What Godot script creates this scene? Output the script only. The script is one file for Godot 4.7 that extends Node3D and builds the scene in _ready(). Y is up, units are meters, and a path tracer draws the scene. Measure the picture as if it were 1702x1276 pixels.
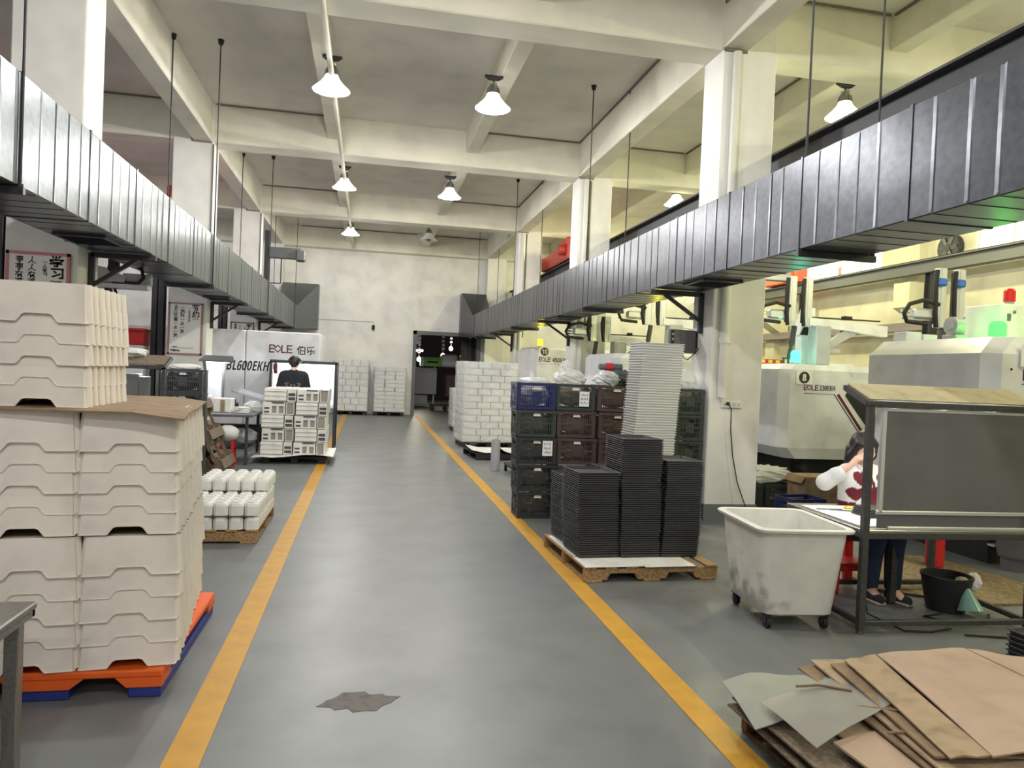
extends Node3D

# ---------------------------------------------------------------- mesh builder
class MB:
	var v := PackedVector3Array()
	var n := PackedVector3Array()
	var c := PackedColorArray()
	var col := Color(1, 1, 1)
	var tinted := false

	func tri(p: Vector3, q: Vector3, r: Vector3) -> void:
		var k := (q - p).cross(r - p)
		if k.length_squared() < 1e-16:
			return
		k = k.normalized()
		tri_n(p, q, r, k, k, k)

	func tri_n(p: Vector3, q: Vector3, r: Vector3, a: Vector3, b: Vector3, d: Vector3) -> void:
		v.append(p); v.append(r); v.append(q)
		n.append(a); n.append(d); n.append(b)
		c.append(col); c.append(col); c.append(col)

	func quad(p: Vector3, q: Vector3, r: Vector3, s: Vector3) -> void:
		tri(p, q, r)
		tri(p, r, s)

	func quad_n(p: Vector3, q: Vector3, r: Vector3, s: Vector3, a: Vector3, b: Vector3, d: Vector3, e: Vector3) -> void:
		tri_n(p, q, r, a, b, d)
		tri_n(p, r, s, a, d, e)

	# eight corners: bottom four counter-clockwise seen from above, then the top four
	func hexa(k: Array) -> void:
		quad(k[3], k[2], k[1], k[0])
		quad(k[4], k[5], k[6], k[7])
		for i in 4:
			var j := (i + 1) % 4
			quad(k[i], k[j], k[j + 4], k[i + 4])

	func box(at: Vector3, s: Vector3, bev := 0.0, b := Basis()) -> void:
		var h := s * 0.5
		if bev <= 0.0:
			var k := []
			for y in [-1, 1]:
				for p in [[-1, 1], [1, 1], [1, -1], [-1, -1]]:
					k.append(at + b * Vector3(p[0] * h.x, y * h.y, p[1] * h.z))
			hexa(k)
			return
		var e: float = min(bev, min(h.x, min(h.y, h.z)) * 0.9)
		var g := h - Vector3(e, e, e)
		for ax in 3:
			var a1 := (ax + 1) % 3
			var a2 := (ax + 2) % 3
			for sg in [-1.0, 1.0]:
				var f := []
				for p in [[-1, -1], [1, -1], [1, 1], [-1, 1]]:
					var w := Vector3()
					w[ax] = sg * h[ax]; w[a1] = p[0] * g[a1]; w[a2] = p[1] * g[a2]
					f.append(at + b * w)
				if sg < 0: f.reverse()
				quad(f[0], f[1], f[2], f[3])
			for s1 in [-1.0, 1.0]:
				for s2 in [-1.0, 1.0]:
					var f := []
					for p in [[-1, 0], [1, 0], [1, 1], [-1, 1]]:
						var w := Vector3()
						w[ax] = p[0] * g[ax]
						w[a1] = s1 * (h[a1] if p[1] == 0 else g[a1])
						w[a2] = s2 * (g[a2] if p[1] == 0 else h[a2])
						f.append(at + b * w)
					if s1 * s2 < 0: f.reverse()
					quad(f[0], f[1], f[2], f[3])
		for sx in [-1.0, 1.0]:
			for sy in [-1.0, 1.0]:
				for sz in [-1.0, 1.0]:
					var p := at + b * Vector3(sx * h.x, sy * g.y, sz * g.z)
					var q := at + b * Vector3(sx * g.x, sy * h.y, sz * g.z)
					var r := at + b * Vector3(sx * g.x, sy * g.y, sz * h.z)
					if sx * sy * sz > 0: tri(p, q, r)
					else: tri(p, r, q)

	# box between two corner points
	func span(p: Vector3, q: Vector3, bev := 0.0) -> void:
		box((p + q) * 0.5, (q - p).abs(), bev)

	# square bar from p to q
	func bar(p: Vector3, q: Vector3, w: float, h: float, bev := 0.0, up := Vector3.UP) -> void:
		var z := (q - p).normalized()
		var u := up
		if abs(z.dot(u)) > 0.98: u = Vector3.BACK
		var x := u.cross(z).normalized()
		var y := z.cross(x)
		box((p + q) * 0.5, Vector3(w, h, (q - p).length()), bev, Basis(x, y, z))

	func cyl(p: Vector3, q: Vector3, r0: float, r1 := -1.0, seg := 14, caps := true) -> void:
		if r1 < 0.0: r1 = r0
		var z := (q - p).normalized()
		var u := Vector3.UP if abs(z.y) < 0.9 else Vector3.RIGHT
		var x := u.cross(z).normalized()
		var y := z.cross(x)
		var sl: float = (r0 - r1) / max((q - p).length(), 1e-6)
		for i in seg:
			var a0 := TAU * i / seg
			var a1 := TAU * (i + 1) / seg
			var d0 := x * cos(a0) + y * sin(a0)
			var d1 := x * cos(a1) + y * sin(a1)
			var n0: Vector3 = (d0 + z * sl).normalized()
			var n1: Vector3 = (d1 + z * sl).normalized()
			quad_n(p + d0 * r0, p + d1 * r0, q + d1 * r1, q + d0 * r1, n0, n1, n1, n0)
			if caps:
				if r0 > 0: tri(p, p + d1 * r0, p + d0 * r0)
				if r1 > 0: tri(q, q + d0 * r1, q + d1 * r1)

	# profile of (radius, height), turned round the y axis of xf
	func lathe(pr: PackedVector2Array, seg := 20, xf := Transform3D()) -> void:
		for k in pr.size() - 1:
			var a := pr[k]
			var b := pr[k + 1]
			var t := (b - a).normalized()
			var nn := Vector2(t.y, -t.x)
			for i in seg:
				var c0 := Vector3(cos(TAU * i / seg), 0, -sin(TAU * i / seg))
				var c1 := Vector3(cos(TAU * (i + 1) / seg), 0, -sin(TAU * (i + 1) / seg))
				var n0 := xf.basis * (c0 * nn.x + Vector3.UP * nn.y)
				var n1 := xf.basis * (c1 * nn.x + Vector3.UP * nn.y)
				quad_n(xf * (c0 * a.x + Vector3.UP * a.y), xf * (c1 * a.x + Vector3.UP * a.y), xf * (c1 * b.x + Vector3.UP * b.y), xf * (c0 * b.x + Vector3.UP * b.y), n0, n1, n1, n0)

	# polygon in the xy plane of xf, thick along z from 0 to d
	func prism(po: PackedVector2Array, d: float, xf := Transform3D()) -> void:
		var pg := po
		if Geometry2D.is_polygon_clockwise(pg):
			pg = pg.duplicate()
			pg.reverse()
		var id := Geometry2D.triangulate_polygon(pg)
		for i in range(0, id.size(), 3):
			var a := pg[id[i]]; var b := pg[id[i + 1]]; var e := pg[id[i + 2]]
			if (b - a).cross(e - a) < 0:
				var t := b; b = e; e = t
			tri(xf * Vector3(a.x, a.y, d), xf * Vector3(b.x, b.y, d), xf * Vector3(e.x, e.y, d))
			tri(xf * Vector3(a.x, a.y, 0), xf * Vector3(e.x, e.y, 0), xf * Vector3(b.x, b.y, 0))
		for i in pg.size():
			var a := pg[i]; var b := pg[(i + 1) % pg.size()]
			quad(xf * Vector3(a.x, a.y, 0), xf * Vector3(b.x, b.y, 0), xf * Vector3(b.x, b.y, d), xf * Vector3(a.x, a.y, d))

	func tube(pts: Array, r: float, seg := 6) -> void:
		var rings := []
		var nr := []
		var x := Vector3()
		for i in pts.size():
			var t: Vector3 = (pts[min(i + 1, pts.size() - 1)] - pts[max(i - 1, 0)]).normalized()
			if i == 0:
				x = t.cross(Vector3.UP if abs(t.y) < 0.9 else Vector3.RIGHT).normalized()
			else:
				x = (x - t * x.dot(t)).normalized()
			var y := t.cross(x)
			var ring := []; var rn := []
			for k in seg:
				var d := x * cos(TAU * k / seg) + y * sin(TAU * k / seg)
				ring.append(pts[i] + d * r); rn.append(d)
			rings.append(ring); nr.append(rn)
		for i in pts.size() - 1:
			for k in seg:
				var j := (k + 1) % seg
				quad_n(rings[i][k], rings[i][j], rings[i + 1][j], rings[i + 1][k], nr[i][k], nr[i][j], nr[i + 1][j], nr[i + 1][k])
		for k in range(1, seg - 1):
			tri(rings[0][0], rings[0][k + 1], rings[0][k])
			tri(rings[-1][0], rings[-1][k], rings[-1][k + 1])

	# sheet through a grid of points [row][column], smooth, with thickness t downwards along its normals
	func sheet(g: Array, t := 0.002, smooth := true) -> void:
		var R: int = g.size(); var C: int = g[0].size()
		var nm := []
		for i in R:
			var row := []
			for j in C:
				var du: Vector3 = g[i][min(j + 1, C - 1)] - g[i][max(j - 1, 0)]
				var dv: Vector3 = g[min(i + 1, R - 1)][j] - g[max(i - 1, 0)][j]
				row.append(du.cross(dv).normalized())
			nm.append(row)
		for i in R - 1:
			for j in C - 1:
				var a: Vector3 = g[i][j]; var b: Vector3 = g[i][j + 1]; var e: Vector3 = g[i + 1][j + 1]; var f: Vector3 = g[i + 1][j]
				var na: Vector3 = nm[i][j]; var nb: Vector3 = nm[i][j + 1]; var ne: Vector3 = nm[i + 1][j + 1]; var nf: Vector3 = nm[i + 1][j]
				if smooth: quad_n(a, b, e, f, na, nb, ne, nf)
				else: quad(a, b, e, f)
				if t > 0.0:
					if smooth: quad_n(f - nf * t, e - ne * t, b - nb * t, a - na * t, -nf, -ne, -nb, -na)
					else: quad(f - nf * t, e - ne * t, b - nb * t, a - na * t)
		if t > 0.0:
			for j in C - 1:
				quad(g[0][j] - nm[0][j] * t, g[0][j + 1] - nm[0][j + 1] * t, g[0][j + 1], g[0][j])
				quad(g[R - 1][j], g[R - 1][j + 1], g[R - 1][j + 1] - nm[R - 1][j + 1] * t, g[R - 1][j] - nm[R - 1][j] * t)
			for i in R - 1:
				quad(g[i][0], g[i + 1][0], g[i + 1][0] - nm[i + 1][0] * t, g[i][0] - nm[i][0] * t)
				quad(g[i][C - 1] - nm[i][C - 1] * t, g[i + 1][C - 1] - nm[i + 1][C - 1] * t, g[i + 1][C - 1], g[i][C - 1])

	func blob(at: Vector3, s: Vector3, rough := 0.0, sd := 1, la := 10, lo := 16) -> void:
		var fn := FastNoiseLite.new()
		fn.seed = sd; fn.frequency = 1.6
		var g := []
		for i in la + 1:
			var row := []
			for j in lo + 1:
				var th := PI * i / la; var ph := TAU * (j % lo) / lo
				var d := Vector3(sin(th) * cos(ph), cos(th), -sin(th) * sin(ph))
				row.append(at + d * s * (1.0 + rough * fn.get_noise_3dv(d * 2.0)))
			g.append(row)
		for i in la:
			for j in lo:
				var a: Vector3 = g[i][j]; var b: Vector3 = g[i + 1][j]; var e: Vector3 = g[i + 1][j + 1]; var f: Vector3 = g[i][j + 1]
				var q := func(p: Vector3) -> Vector3: return ((p - at) / (s * s)).normalized()
				if rough > 0.15: quad(a, b, e, f)
				else: quad_n(a, b, e, f, q.call(a), q.call(b), q.call(e), q.call(f))

	func mesh() -> ArrayMesh:
		var a := []
		a.resize(Mesh.ARRAY_MAX)
		a[Mesh.ARRAY_VERTEX] = v
		a[Mesh.ARRAY_NORMAL] = n
		if tinted: a[Mesh.ARRAY_COLOR] = c
		var m := ArrayMesh.new()
		m.add_surface_from_arrays(Mesh.PRIMITIVE_TRIANGLES, a)
		return m


# ---------------------------------------------------------------- scene helpers
var taken := {}
var M := {}
var rng := RandomNumberGenerator.new()

func numbered(called: String) -> String:
	if not taken.has(called):
		taken[called] = 0
		return called
	taken[called] += 1
	return "%s_%03d" % [called, taken[called]]

func obj(called: String, mesh, m: Material, parent: Node = null) -> MeshInstance3D:
	var o := MeshInstance3D.new()
	o.mesh = mesh.mesh() if mesh is MB else mesh
	o.material_override = m
	if parent == null:
		o.name = numbered(called)
		add_child(o)
	else:
		o.name = called
		parent.add_child(o, true)
	return o

func tag(o: Node, label: String, category: String, group := "") -> Node:
	o.set_meta("label", label)
	o.set_meta("category", category)
	if group: o.set_meta("group", group)
	return o

func thing(called: String, label: String, category: String, at := Vector3.ZERO, turn := 0.0, group := "") -> Node3D:
	var o := Node3D.new()
	o.name = numbered(called)
	add_child(o)
	o.position = at
	o.rotation.y = turn
	tag(o, label, category, group)
	return o

func struct(called: String, mesh, m: Material, label: String, category: String) -> MeshInstance3D:
	var o := obj(called, mesh, m)
	o.set_meta("kind", "structure")
	tag(o, label, category)
	return o

func dup(o: Node3D, at: Vector3, turn: float, label: String, group := "") -> Node3D:
	var base := String(o.name)
	if base.length() > 4 and base[-4] == "_" and base.right(3).is_valid_int(): base = base.left(-4)
	var r: Node3D = o.duplicate()
	r.name = numbered(base)
	add_child(r)
	r.position = at
	r.rotation = Vector3(0, turn, 0)
	r.set_meta("label", label)
	if group: r.set_meta("group", group)
	return r

const ORD := ["", "first", "second", "third", "fourth", "fifth", "sixth", "seventh", "eighth", "ninth", "tenth", "eleventh", "twelfth", "thirteenth", "fourteenth", "fifteenth", "sixteenth", "seventeenth", "eighteenth", "nineteenth"]
const TENS := ["", "", "twenty", "thirty", "forty", "fifty", "sixty", "seventy", "eighty"]
func nth(k: int) -> String:
	if k < 20: return ORD[k]
	if k % 10 == 0: return TENS[k / 10].left(-1) + "ieth"
	return TENS[k / 10] + "-" + ORD[k % 10]

func v3(x: float, y: float, z: float) -> Vector3:
	return Vector3(x, y, z)

# ---------------------------------------------------------------- materials
func noise_tex(freq: float, seed_: int, ramp: Array, size := 512, normal := 0.0, oct := 4) -> NoiseTexture2D:
	var f := FastNoiseLite.new()
	f.seed = seed_
	f.frequency = freq
	f.noise_type = FastNoiseLite.TYPE_SIMPLEX_SMOOTH
	f.fractal_octaves = oct
	var t := NoiseTexture2D.new()
	t.width = size; t.height = size
	t.seamless = true
	t.noise = f
	if normal > 0.0:
		t.as_normal_map = true
		t.bump_strength = normal
	else:
		var g := Gradient.new()
		var off := PackedFloat32Array(); var cols := PackedColorArray()
		for k in ramp:
			off.append(k[0]); cols.append(k[1])
		g.offsets = off; g.colors = cols
		t.color_ramp = g
	return t

func mat(col: Color, rough := 0.6, metal := 0.0, tex: Texture2D = null, sc := 1.0, world := false) -> StandardMaterial3D:
	var m := StandardMaterial3D.new()
	m.albedo_color = col
	m.roughness = rough
	m.metallic = metal
	if tex:
		m.albedo_texture = tex
		m.uv1_triplanar = true
		m.uv1_world_triplanar = world
		m.uv1_scale = Vector3(sc, sc, sc)
	return m

func rgb(r: int, g: int, b: int) -> Color:
	return Color(r / 255.0, g / 255.0, b / 255.0)

func grey(a: float) -> Color:
	return Color(a, a, a)

func make_materials() -> void:
	var soft := noise_tex(0.006, 3, [[0.0, grey(0.91)], [0.5, grey(0.97)], [1.0, grey(1.0)]])
	var blot := noise_tex(0.012, 8, [[0.0, grey(0.78)], [0.45, grey(0.95)], [1.0, grey(1.0)]])
	var floor_t := noise_tex(0.008, 21, [[0.0, grey(0.88)], [0.5, grey(0.95)], [1.0, grey(1.0)]], 1024, 0.0, 4)
	var floor_r := noise_tex(0.01, 5, [[0.0, grey(0.86)], [0.5, grey(0.93)], [1.0, grey(1.0)]], 512, 0.0, 4)
	var wood_t := noise_tex(0.02, 12, [[0.0, grey(0.62)], [0.5, grey(0.86)], [1.0, grey(1.0)]], 512, 0.0, 5)
	var galv := noise_tex(0.05, 31, [[0.0, grey(0.84)], [0.5, grey(0.93)], [1.0, grey(1.0)]], 512, 0.0, 3)
	var fine := noise_tex(0.05, 44, [], 512, 2.0, 4)
	var wavy := noise_tex(0.006, 45, [], 512, 4.0, 2)
	var crinkle := noise_tex(0.011, 46, [], 512, 16.0, 3)

	M.wall = mat(rgb(238, 236, 232), 0.85, 0.0, soft, 0.35, true)
	M.wall_warm = mat(rgb(236, 231, 206), 0.85, 0.0, soft, 0.35, true)
	M.slab = mat(rgb(232, 227, 220), 0.9, 0.0, soft, 0.25, true)
	M.beam = mat(rgb(240, 236, 221), 0.85, 0.0, soft, 0.3, true)
	M.floor = mat(rgb(118, 121, 122), 0.34, 0.0, floor_t, 0.22, true)
	M.floor.roughness_texture = floor_r
	M.floor.roughness = 0.44
	M.floor.metallic_specular = 0.5
	M.line = mat(rgb(196, 146, 40), 0.5, 0.0, soft, 1.5, true)
	M.bare = mat(rgb(112, 108, 104), 0.8, 0.0, blot, 2.0, true)
	M.skirt = mat(rgb(110, 112, 114), 0.7)
	M.galv = mat(rgb(122, 129, 132), 0.3, 0.8, galv, 0.8, true)
	M.galv.normal_enabled = true; M.galv.normal_texture = wavy; M.galv.normal_scale = 0.12; M.galv.uv1_scale = Vector3(0.5, 0.5, 0.5)
	M.galv_dark = mat(rgb(88, 91, 98), 0.3, 0.8, galv, 0.8, true)
	M.galv_dark.normal_enabled = true; M.galv_dark.normal_texture = wavy; M.galv_dark.normal_scale = 0.12; M.galv_dark.uv1_scale = Vector3(0.5, 0.5, 0.5)
	M.steel_dark = mat(rgb(62, 62, 66), 0.55, 0.3)
	M.black = mat(rgb(26, 26, 28), 0.6)
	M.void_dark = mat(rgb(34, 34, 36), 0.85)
	M.rod = mat(rgb(50, 50, 52), 0.6, 0.4)
	M.conduit = mat(rgb(120, 114, 104), 0.7)
	M.pipe = mat(rgb(222, 222, 214), 0.5)
	M.white_p = mat(rgb(240, 232, 225), 0.42, 0.0, soft, 1.0)
	M.white_c = mat(rgb(236, 235, 230), 0.5, 0.0, soft, 1.0)
	M.white_m = mat(rgb(232, 233, 239), 0.36, 0.0, soft, 0.7)
	M.grey_m = mat(rgb(176, 178, 184), 0.4, 0.0, soft, 0.7)
	M.grey_d = mat(rgb(96, 97, 99), 0.5)
	M.board = mat(rgb(108, 108, 108), 0.55, 0.1, soft, 0.8)
	M.frame = mat(rgb(84, 84, 84), 0.45, 0.5, blot, 3.0)
	M.inox = mat(rgb(160, 158, 154), 0.3, 0.8, galv, 2.0)
	M.alu = mat(rgb(214, 216, 218), 0.35, 0.6)
	M.wood = mat(rgb(186, 150, 104), 0.8, 0.0, wood_t, 3.0)
	M.wood_dark = mat(rgb(120, 88, 60), 0.85, 0.0, wood_t, 3.0)
	M.wood_grey = mat(rgb(140, 124, 104), 0.85, 0.0, wood_t, 3.0)
	M.card = mat(rgb(170, 148, 120), 0.85, 0.0, blot, 1.2)
	M.card_dark = mat(rgb(140, 118, 92), 0.9, 0.0, blot, 1.2)
	M.card_pink = mat(rgb(180, 156, 136), 0.85, 0.0, soft, 1.0)
	M.orange = mat(rgb(226, 96, 28), 0.5)
	M.blue = mat(rgb(38, 50, 128), 0.5)
	M.blue_crate = mat(rgb(26, 34, 92), 0.45)
	M.blue_clip = mat(rgb(50, 110, 190), 0.45)
	M.crate_dark = mat(rgb(42, 44, 44), 0.5)
	M.crate_brown = mat(rgb(74, 58, 56), 0.5)
	M.crate_green = mat(rgb(52, 60, 56), 0.5)
	M.tray_black = mat(rgb(58, 58, 60), 0.5)
	M.tray_white = mat(rgb(208, 209, 206), 0.5)
	M.red = mat(rgb(200, 38, 40), 0.45)
	M.red_dull = mat(rgb(178, 56, 48), 0.55, 0.0, blot, 2.0)
	M.orange_red = mat(rgb(232, 88, 44), 0.5)
	M.maroon = mat(rgb(96, 18, 46), 0.6)
	M.ink = mat(rgb(28, 24, 30), 0.7)
	M.paper = mat(rgb(240, 238, 236), 0.7)
	M.pink = mat(rgb(206, 132, 142), 0.6)
	M.grey_line = mat(rgb(150, 140, 140), 0.6)
	M.film = mat(Color(0.93, 0.94, 0.95, 0.24), 0.1)
	M.film.transparency = BaseMaterial3D.TRANSPARENCY_ALPHA
	M.film.uv1_triplanar = true; M.film.uv1_scale = Vector3(1.4, 1.4, 1.4)
	M.film.normal_enabled = true; M.film.normal_texture = crinkle; M.film.normal_scale = 1.0
	M.bag = mat(Color(0.93, 0.94, 0.94, 0.5), 0.25)
	M.bag.transparency = BaseMaterial3D.TRANSPARENCY_ALPHA
	M.bag.uv1_triplanar = true; M.bag.uv1_scale = Vector3(3, 3, 3)
	M.bag.normal_enabled = true; M.bag.normal_texture = crinkle; M.bag.normal_scale = 1.0
	M.pane = mat(Color(0.95, 0.97, 0.92, 0.08), 0.05)
	M.pane.transparency = BaseMaterial3D.TRANSPARENCY_ALPHA
	M.skin = mat(rgb(232, 186, 164), 0.55)
	M.skin.subsurf_scatter_enabled = true; M.skin.subsurf_scatter_strength = 0.15
	M.hair = mat(rgb(34, 28, 28), 0.45)
	M.cloth_white = mat(rgb(216, 214, 213), 0.85)
	M.cloth_dark = mat(rgb(36, 38, 46), 0.9)
	M.denim = mat(rgb(44, 58, 86), 0.9, 0.0, blot, 6.0)
	M.rubber = mat(rgb(30, 30, 30), 0.7)
	M.bin = mat(rgb(226, 224, 216), 0.4, 0.0, soft, 1.0)
	M.bin.backlight_enabled = true; M.bin.backlight = Color(0.25, 0.25, 0.24)
	M.rust = mat(rgb(120, 118, 114), 0.9)
	M.tan = mat(rgb(176, 164, 138), 0.6, 0.0, blot, 1.0)
	M.yellow = mat(rgb(230, 214, 60), 0.5)
	M.green_cloth = mat(rgb(74, 84, 82), 0.9, 0.0, blot, 4.0)

func glow(col: Color, e: float) -> StandardMaterial3D:
	var m := StandardMaterial3D.new()
	m.albedo_color = col
	m.emission_enabled = true
	m.emission = col
	m.emission_energy_multiplier = e
	return m

func omni(parent: Node3D, called: String, at: Vector3, col: Color, e: float, size: float) -> OmniLight3D:
	var l := OmniLight3D.new()
	l.name = called
	l.position = at
	l.light_color = col
	l.light_energy = e
	l.light_size = size
	l.omni_range = 40.0
	l.omni_attenuation = 2.0
	l.shadow_enabled = true
	parent.add_child(l, true)
	return l

# ---------------------------------------------------------------- lettering
# strokes on a 10 x 10 grid: pairs of digits (x, y down), joined into lines, blanks between the lines
const GLYPH := {
	"学": "1022 4143 8062 0515 0494 9485 266666 5759 5939 0787 7656",
	"习": "1191 919878 3344 2775", "节": "0292 3033 6063 157578 7868 4549",
	"约": "301333 331636 0848 605292 929878 5565", "安": "4041 020393 9294 432778 6439 0595",
	"伯": "3004 2229 6041 419199 414999 4595", "乐": "8011 111595 535949 2617 7797",
	"人": "504609 4699", "有": "0292 4006 343974 748979 3676 3777", "事": "0191 22828424 2224 0595 2787 505939",
	"改": "01414404 040846 6042 5191 814649 5499", "善": "2031 7061 1292 2383 0494 5054 26868929 2629",
	"一": "0595", "点": "5053 5383 24747727 2427 1819 3839 5859 8899", "滴": "0011 0313 0829 2191 5051 393393 9399 4474 5355 4666 6648",
	"料": "2029 0444 0112 4132 2418 2447 6162 6364 0000 5797 8089", "力": "0373 737868 405009", "质": "900011 1109 2292 5254 35753848 6699",
	"量": "20808323 2023 0494 25858828 2528 2686 5059 0999", "全": "500495 2474 2777 5459 0999", "生": "2013 1383 2676 5059 0999", "产": "5051 1191 3142 7162 1494 1409",
	"活": "0011 0313 0829 8031 2494 5056 36868939 3639", "耗": "0242 0444 0747 2029 2506 9051 5494 5797 5059 5999",
}

func strokes(b: MB, ch: String, at: Vector3, size: float, w: float, t := 0.002) -> void:
	# drawn in the xy plane, facing +z, at = lower left corner
	for part in GLYPH.get(ch, "0595").split(" "):
		var pts := []
		for i in range(0, part.length() - 1, 2):
			pts.append(Vector3(float(part[i]) / 9.0, 1.0 - float(part[i + 1]) / 9.0, 0) * size)
		for i in pts.size() - 1:
			var p: Vector3 = pts[i]; var q: Vector3 = pts[i + 1]
			if p.is_equal_approx(q): continue
			var d: Vector3 = (q - p).normalized() * w * 0.5
			b.bar(at + p - d, at + q + d, w, t, 0.0, Vector3.BACK)

func line3(b: MB, pts: Array, at: Vector3, s: Vector2, w: float, t := 0.003) -> void:
	for i in pts.size() - 1:
		var p := Vector3(pts[i].x * s.x, pts[i].y * s.y, 0); var q := Vector3(pts[i + 1].x * s.x, pts[i + 1].y * s.y, 0)
		var d := (q - p).normalized() * w * 0.4
		b.bar(at + p - d, at + q + d, w, t, 0.0, Vector3.BACK)

# the maker's mark: E, two chevrons that make a diamond, L, E
func maker_mark(b: MB, at: Vector3, w: float, h: float) -> void:
	var s := Vector2(w / 4.0, h)
	var t := h * 0.17
	var V := func(x, y): return Vector2(x, y)
	line3(b, [V.call(0.75, 1), V.call(0.05, 1), V.call(0.05, 0), V.call(0.75, 0)], at, s, t)
	line3(b, [V.call(0.05, 0.5), V.call(0.72, 0.5)], at, s, t)
	line3(b, [V.call(0.75, 1), V.call(0.95, 0.72)], at, s, t * 0.9)
	line3(b, [V.call(0.9, 0.6), V.call(1.4, 1), V.call(1.9, 0.6)], at, s, t * 0.8)
	line3(b, [V.call(0.9, 0.4), V.call(1.4, 0), V.call(1.9, 0.4)], at, s, t * 0.8)
	line3(b, [V.call(2.1, 1), V.call(2.1, 0), V.call(2.8, 0)], at, s, t)
	line3(b, [V.call(3.8, 1), V.call(3.05, 1), V.call(3.05, 0), V.call(3.8, 0)], at, s, t)
	line3(b, [V.call(3.05, 0.5), V.call(3.75, 0.5)], at, s, t)

var fonts := {}
# lettering in the xy plane, facing +z, at = lower left corner, squeezed into w x h
func words(s: String, at: Vector3, w: float, h: float, bold := true, lean := 0.0, depth := 0.003) -> MB:
	if not fonts.has(bold):
		var f := SystemFont.new()
		f.font_names = PackedStringArray(["Droid Sans"])
		f.font_weight = 700 if bold else 400
		fonts[bold] = f
	var tm := TextMesh.new()
	tm.text = s
	tm.font = fonts[bold]
	tm.font_size = 32
	tm.pixel_size = 0.01
	tm.depth = 0.02
	tm.curve_step = 1.0
	var a := tm.surface_get_arrays(0)
	var vs: PackedVector3Array = a[Mesh.ARRAY_VERTEX]
	var ns: PackedVector3Array = a[Mesh.ARRAY_NORMAL]
	var ix: PackedInt32Array = a[Mesh.ARRAY_INDEX]
	var lo := Vector3(1e9, 1e9, 1e9); var hi := -lo
	for p in vs:
		lo = lo.min(p); hi = hi.max(p)
	var b := MB.new()
	for i in ix:
		var p := (vs[i] - lo) / (hi - lo)
		b.v.append(at + Vector3(p.x * w + p.y * h * lean, p.y * h, p.z * depth))
		b.n.append(ns[i]); b.c.append(Color(1, 1, 1))
	return b

# ---------------------------------------------------------------- set-up
func _ready() -> void:
	rng.seed = 7
	var cam = Camera3D.new()
	cam.name = "camera"
	cam.fov = 55.47
	cam.near = 0.05; cam.far = 200.0
	cam.transform = Transform3D(Basis(Vector3.UP, -0.1957) * Basis(Vector3.RIGHT, -0.0172) * Basis(Vector3.BACK, 0.0422), Vector3(0, 1.65, 0))
	add_child(cam)
	cam.current = true
	var we = WorldEnvironment.new()
	we.name = "environment"
	var env = Environment.new()
	env.background_mode = Environment.BG_COLOR
	env.background_color = Color(0.96, 1.0, 0.9)
	env.background_energy_multiplier = 5.0
	env.ambient_light_source = Environment.AMBIENT_SOURCE_DISABLED
	env.tonemap_mode = Environment.TONE_MAPPER_LINEAR
	env.tonemap_exposure = EXPOSURE
	env.sdfgi_enabled = true
	env.ssao_enabled = true
	env.ssil_enabled = true
	we.environment = env
	add_child(we)

	make_materials()
	lamps()
	hall()
	ducts()
	crane()
	far_end()
	white_trays_near()
	left_side()
	right_stacks()
	machines_right()
	bench()
	cardboard_pile()
	people()

const EXPOSURE := 1.0
const BAY := 5.9

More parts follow.
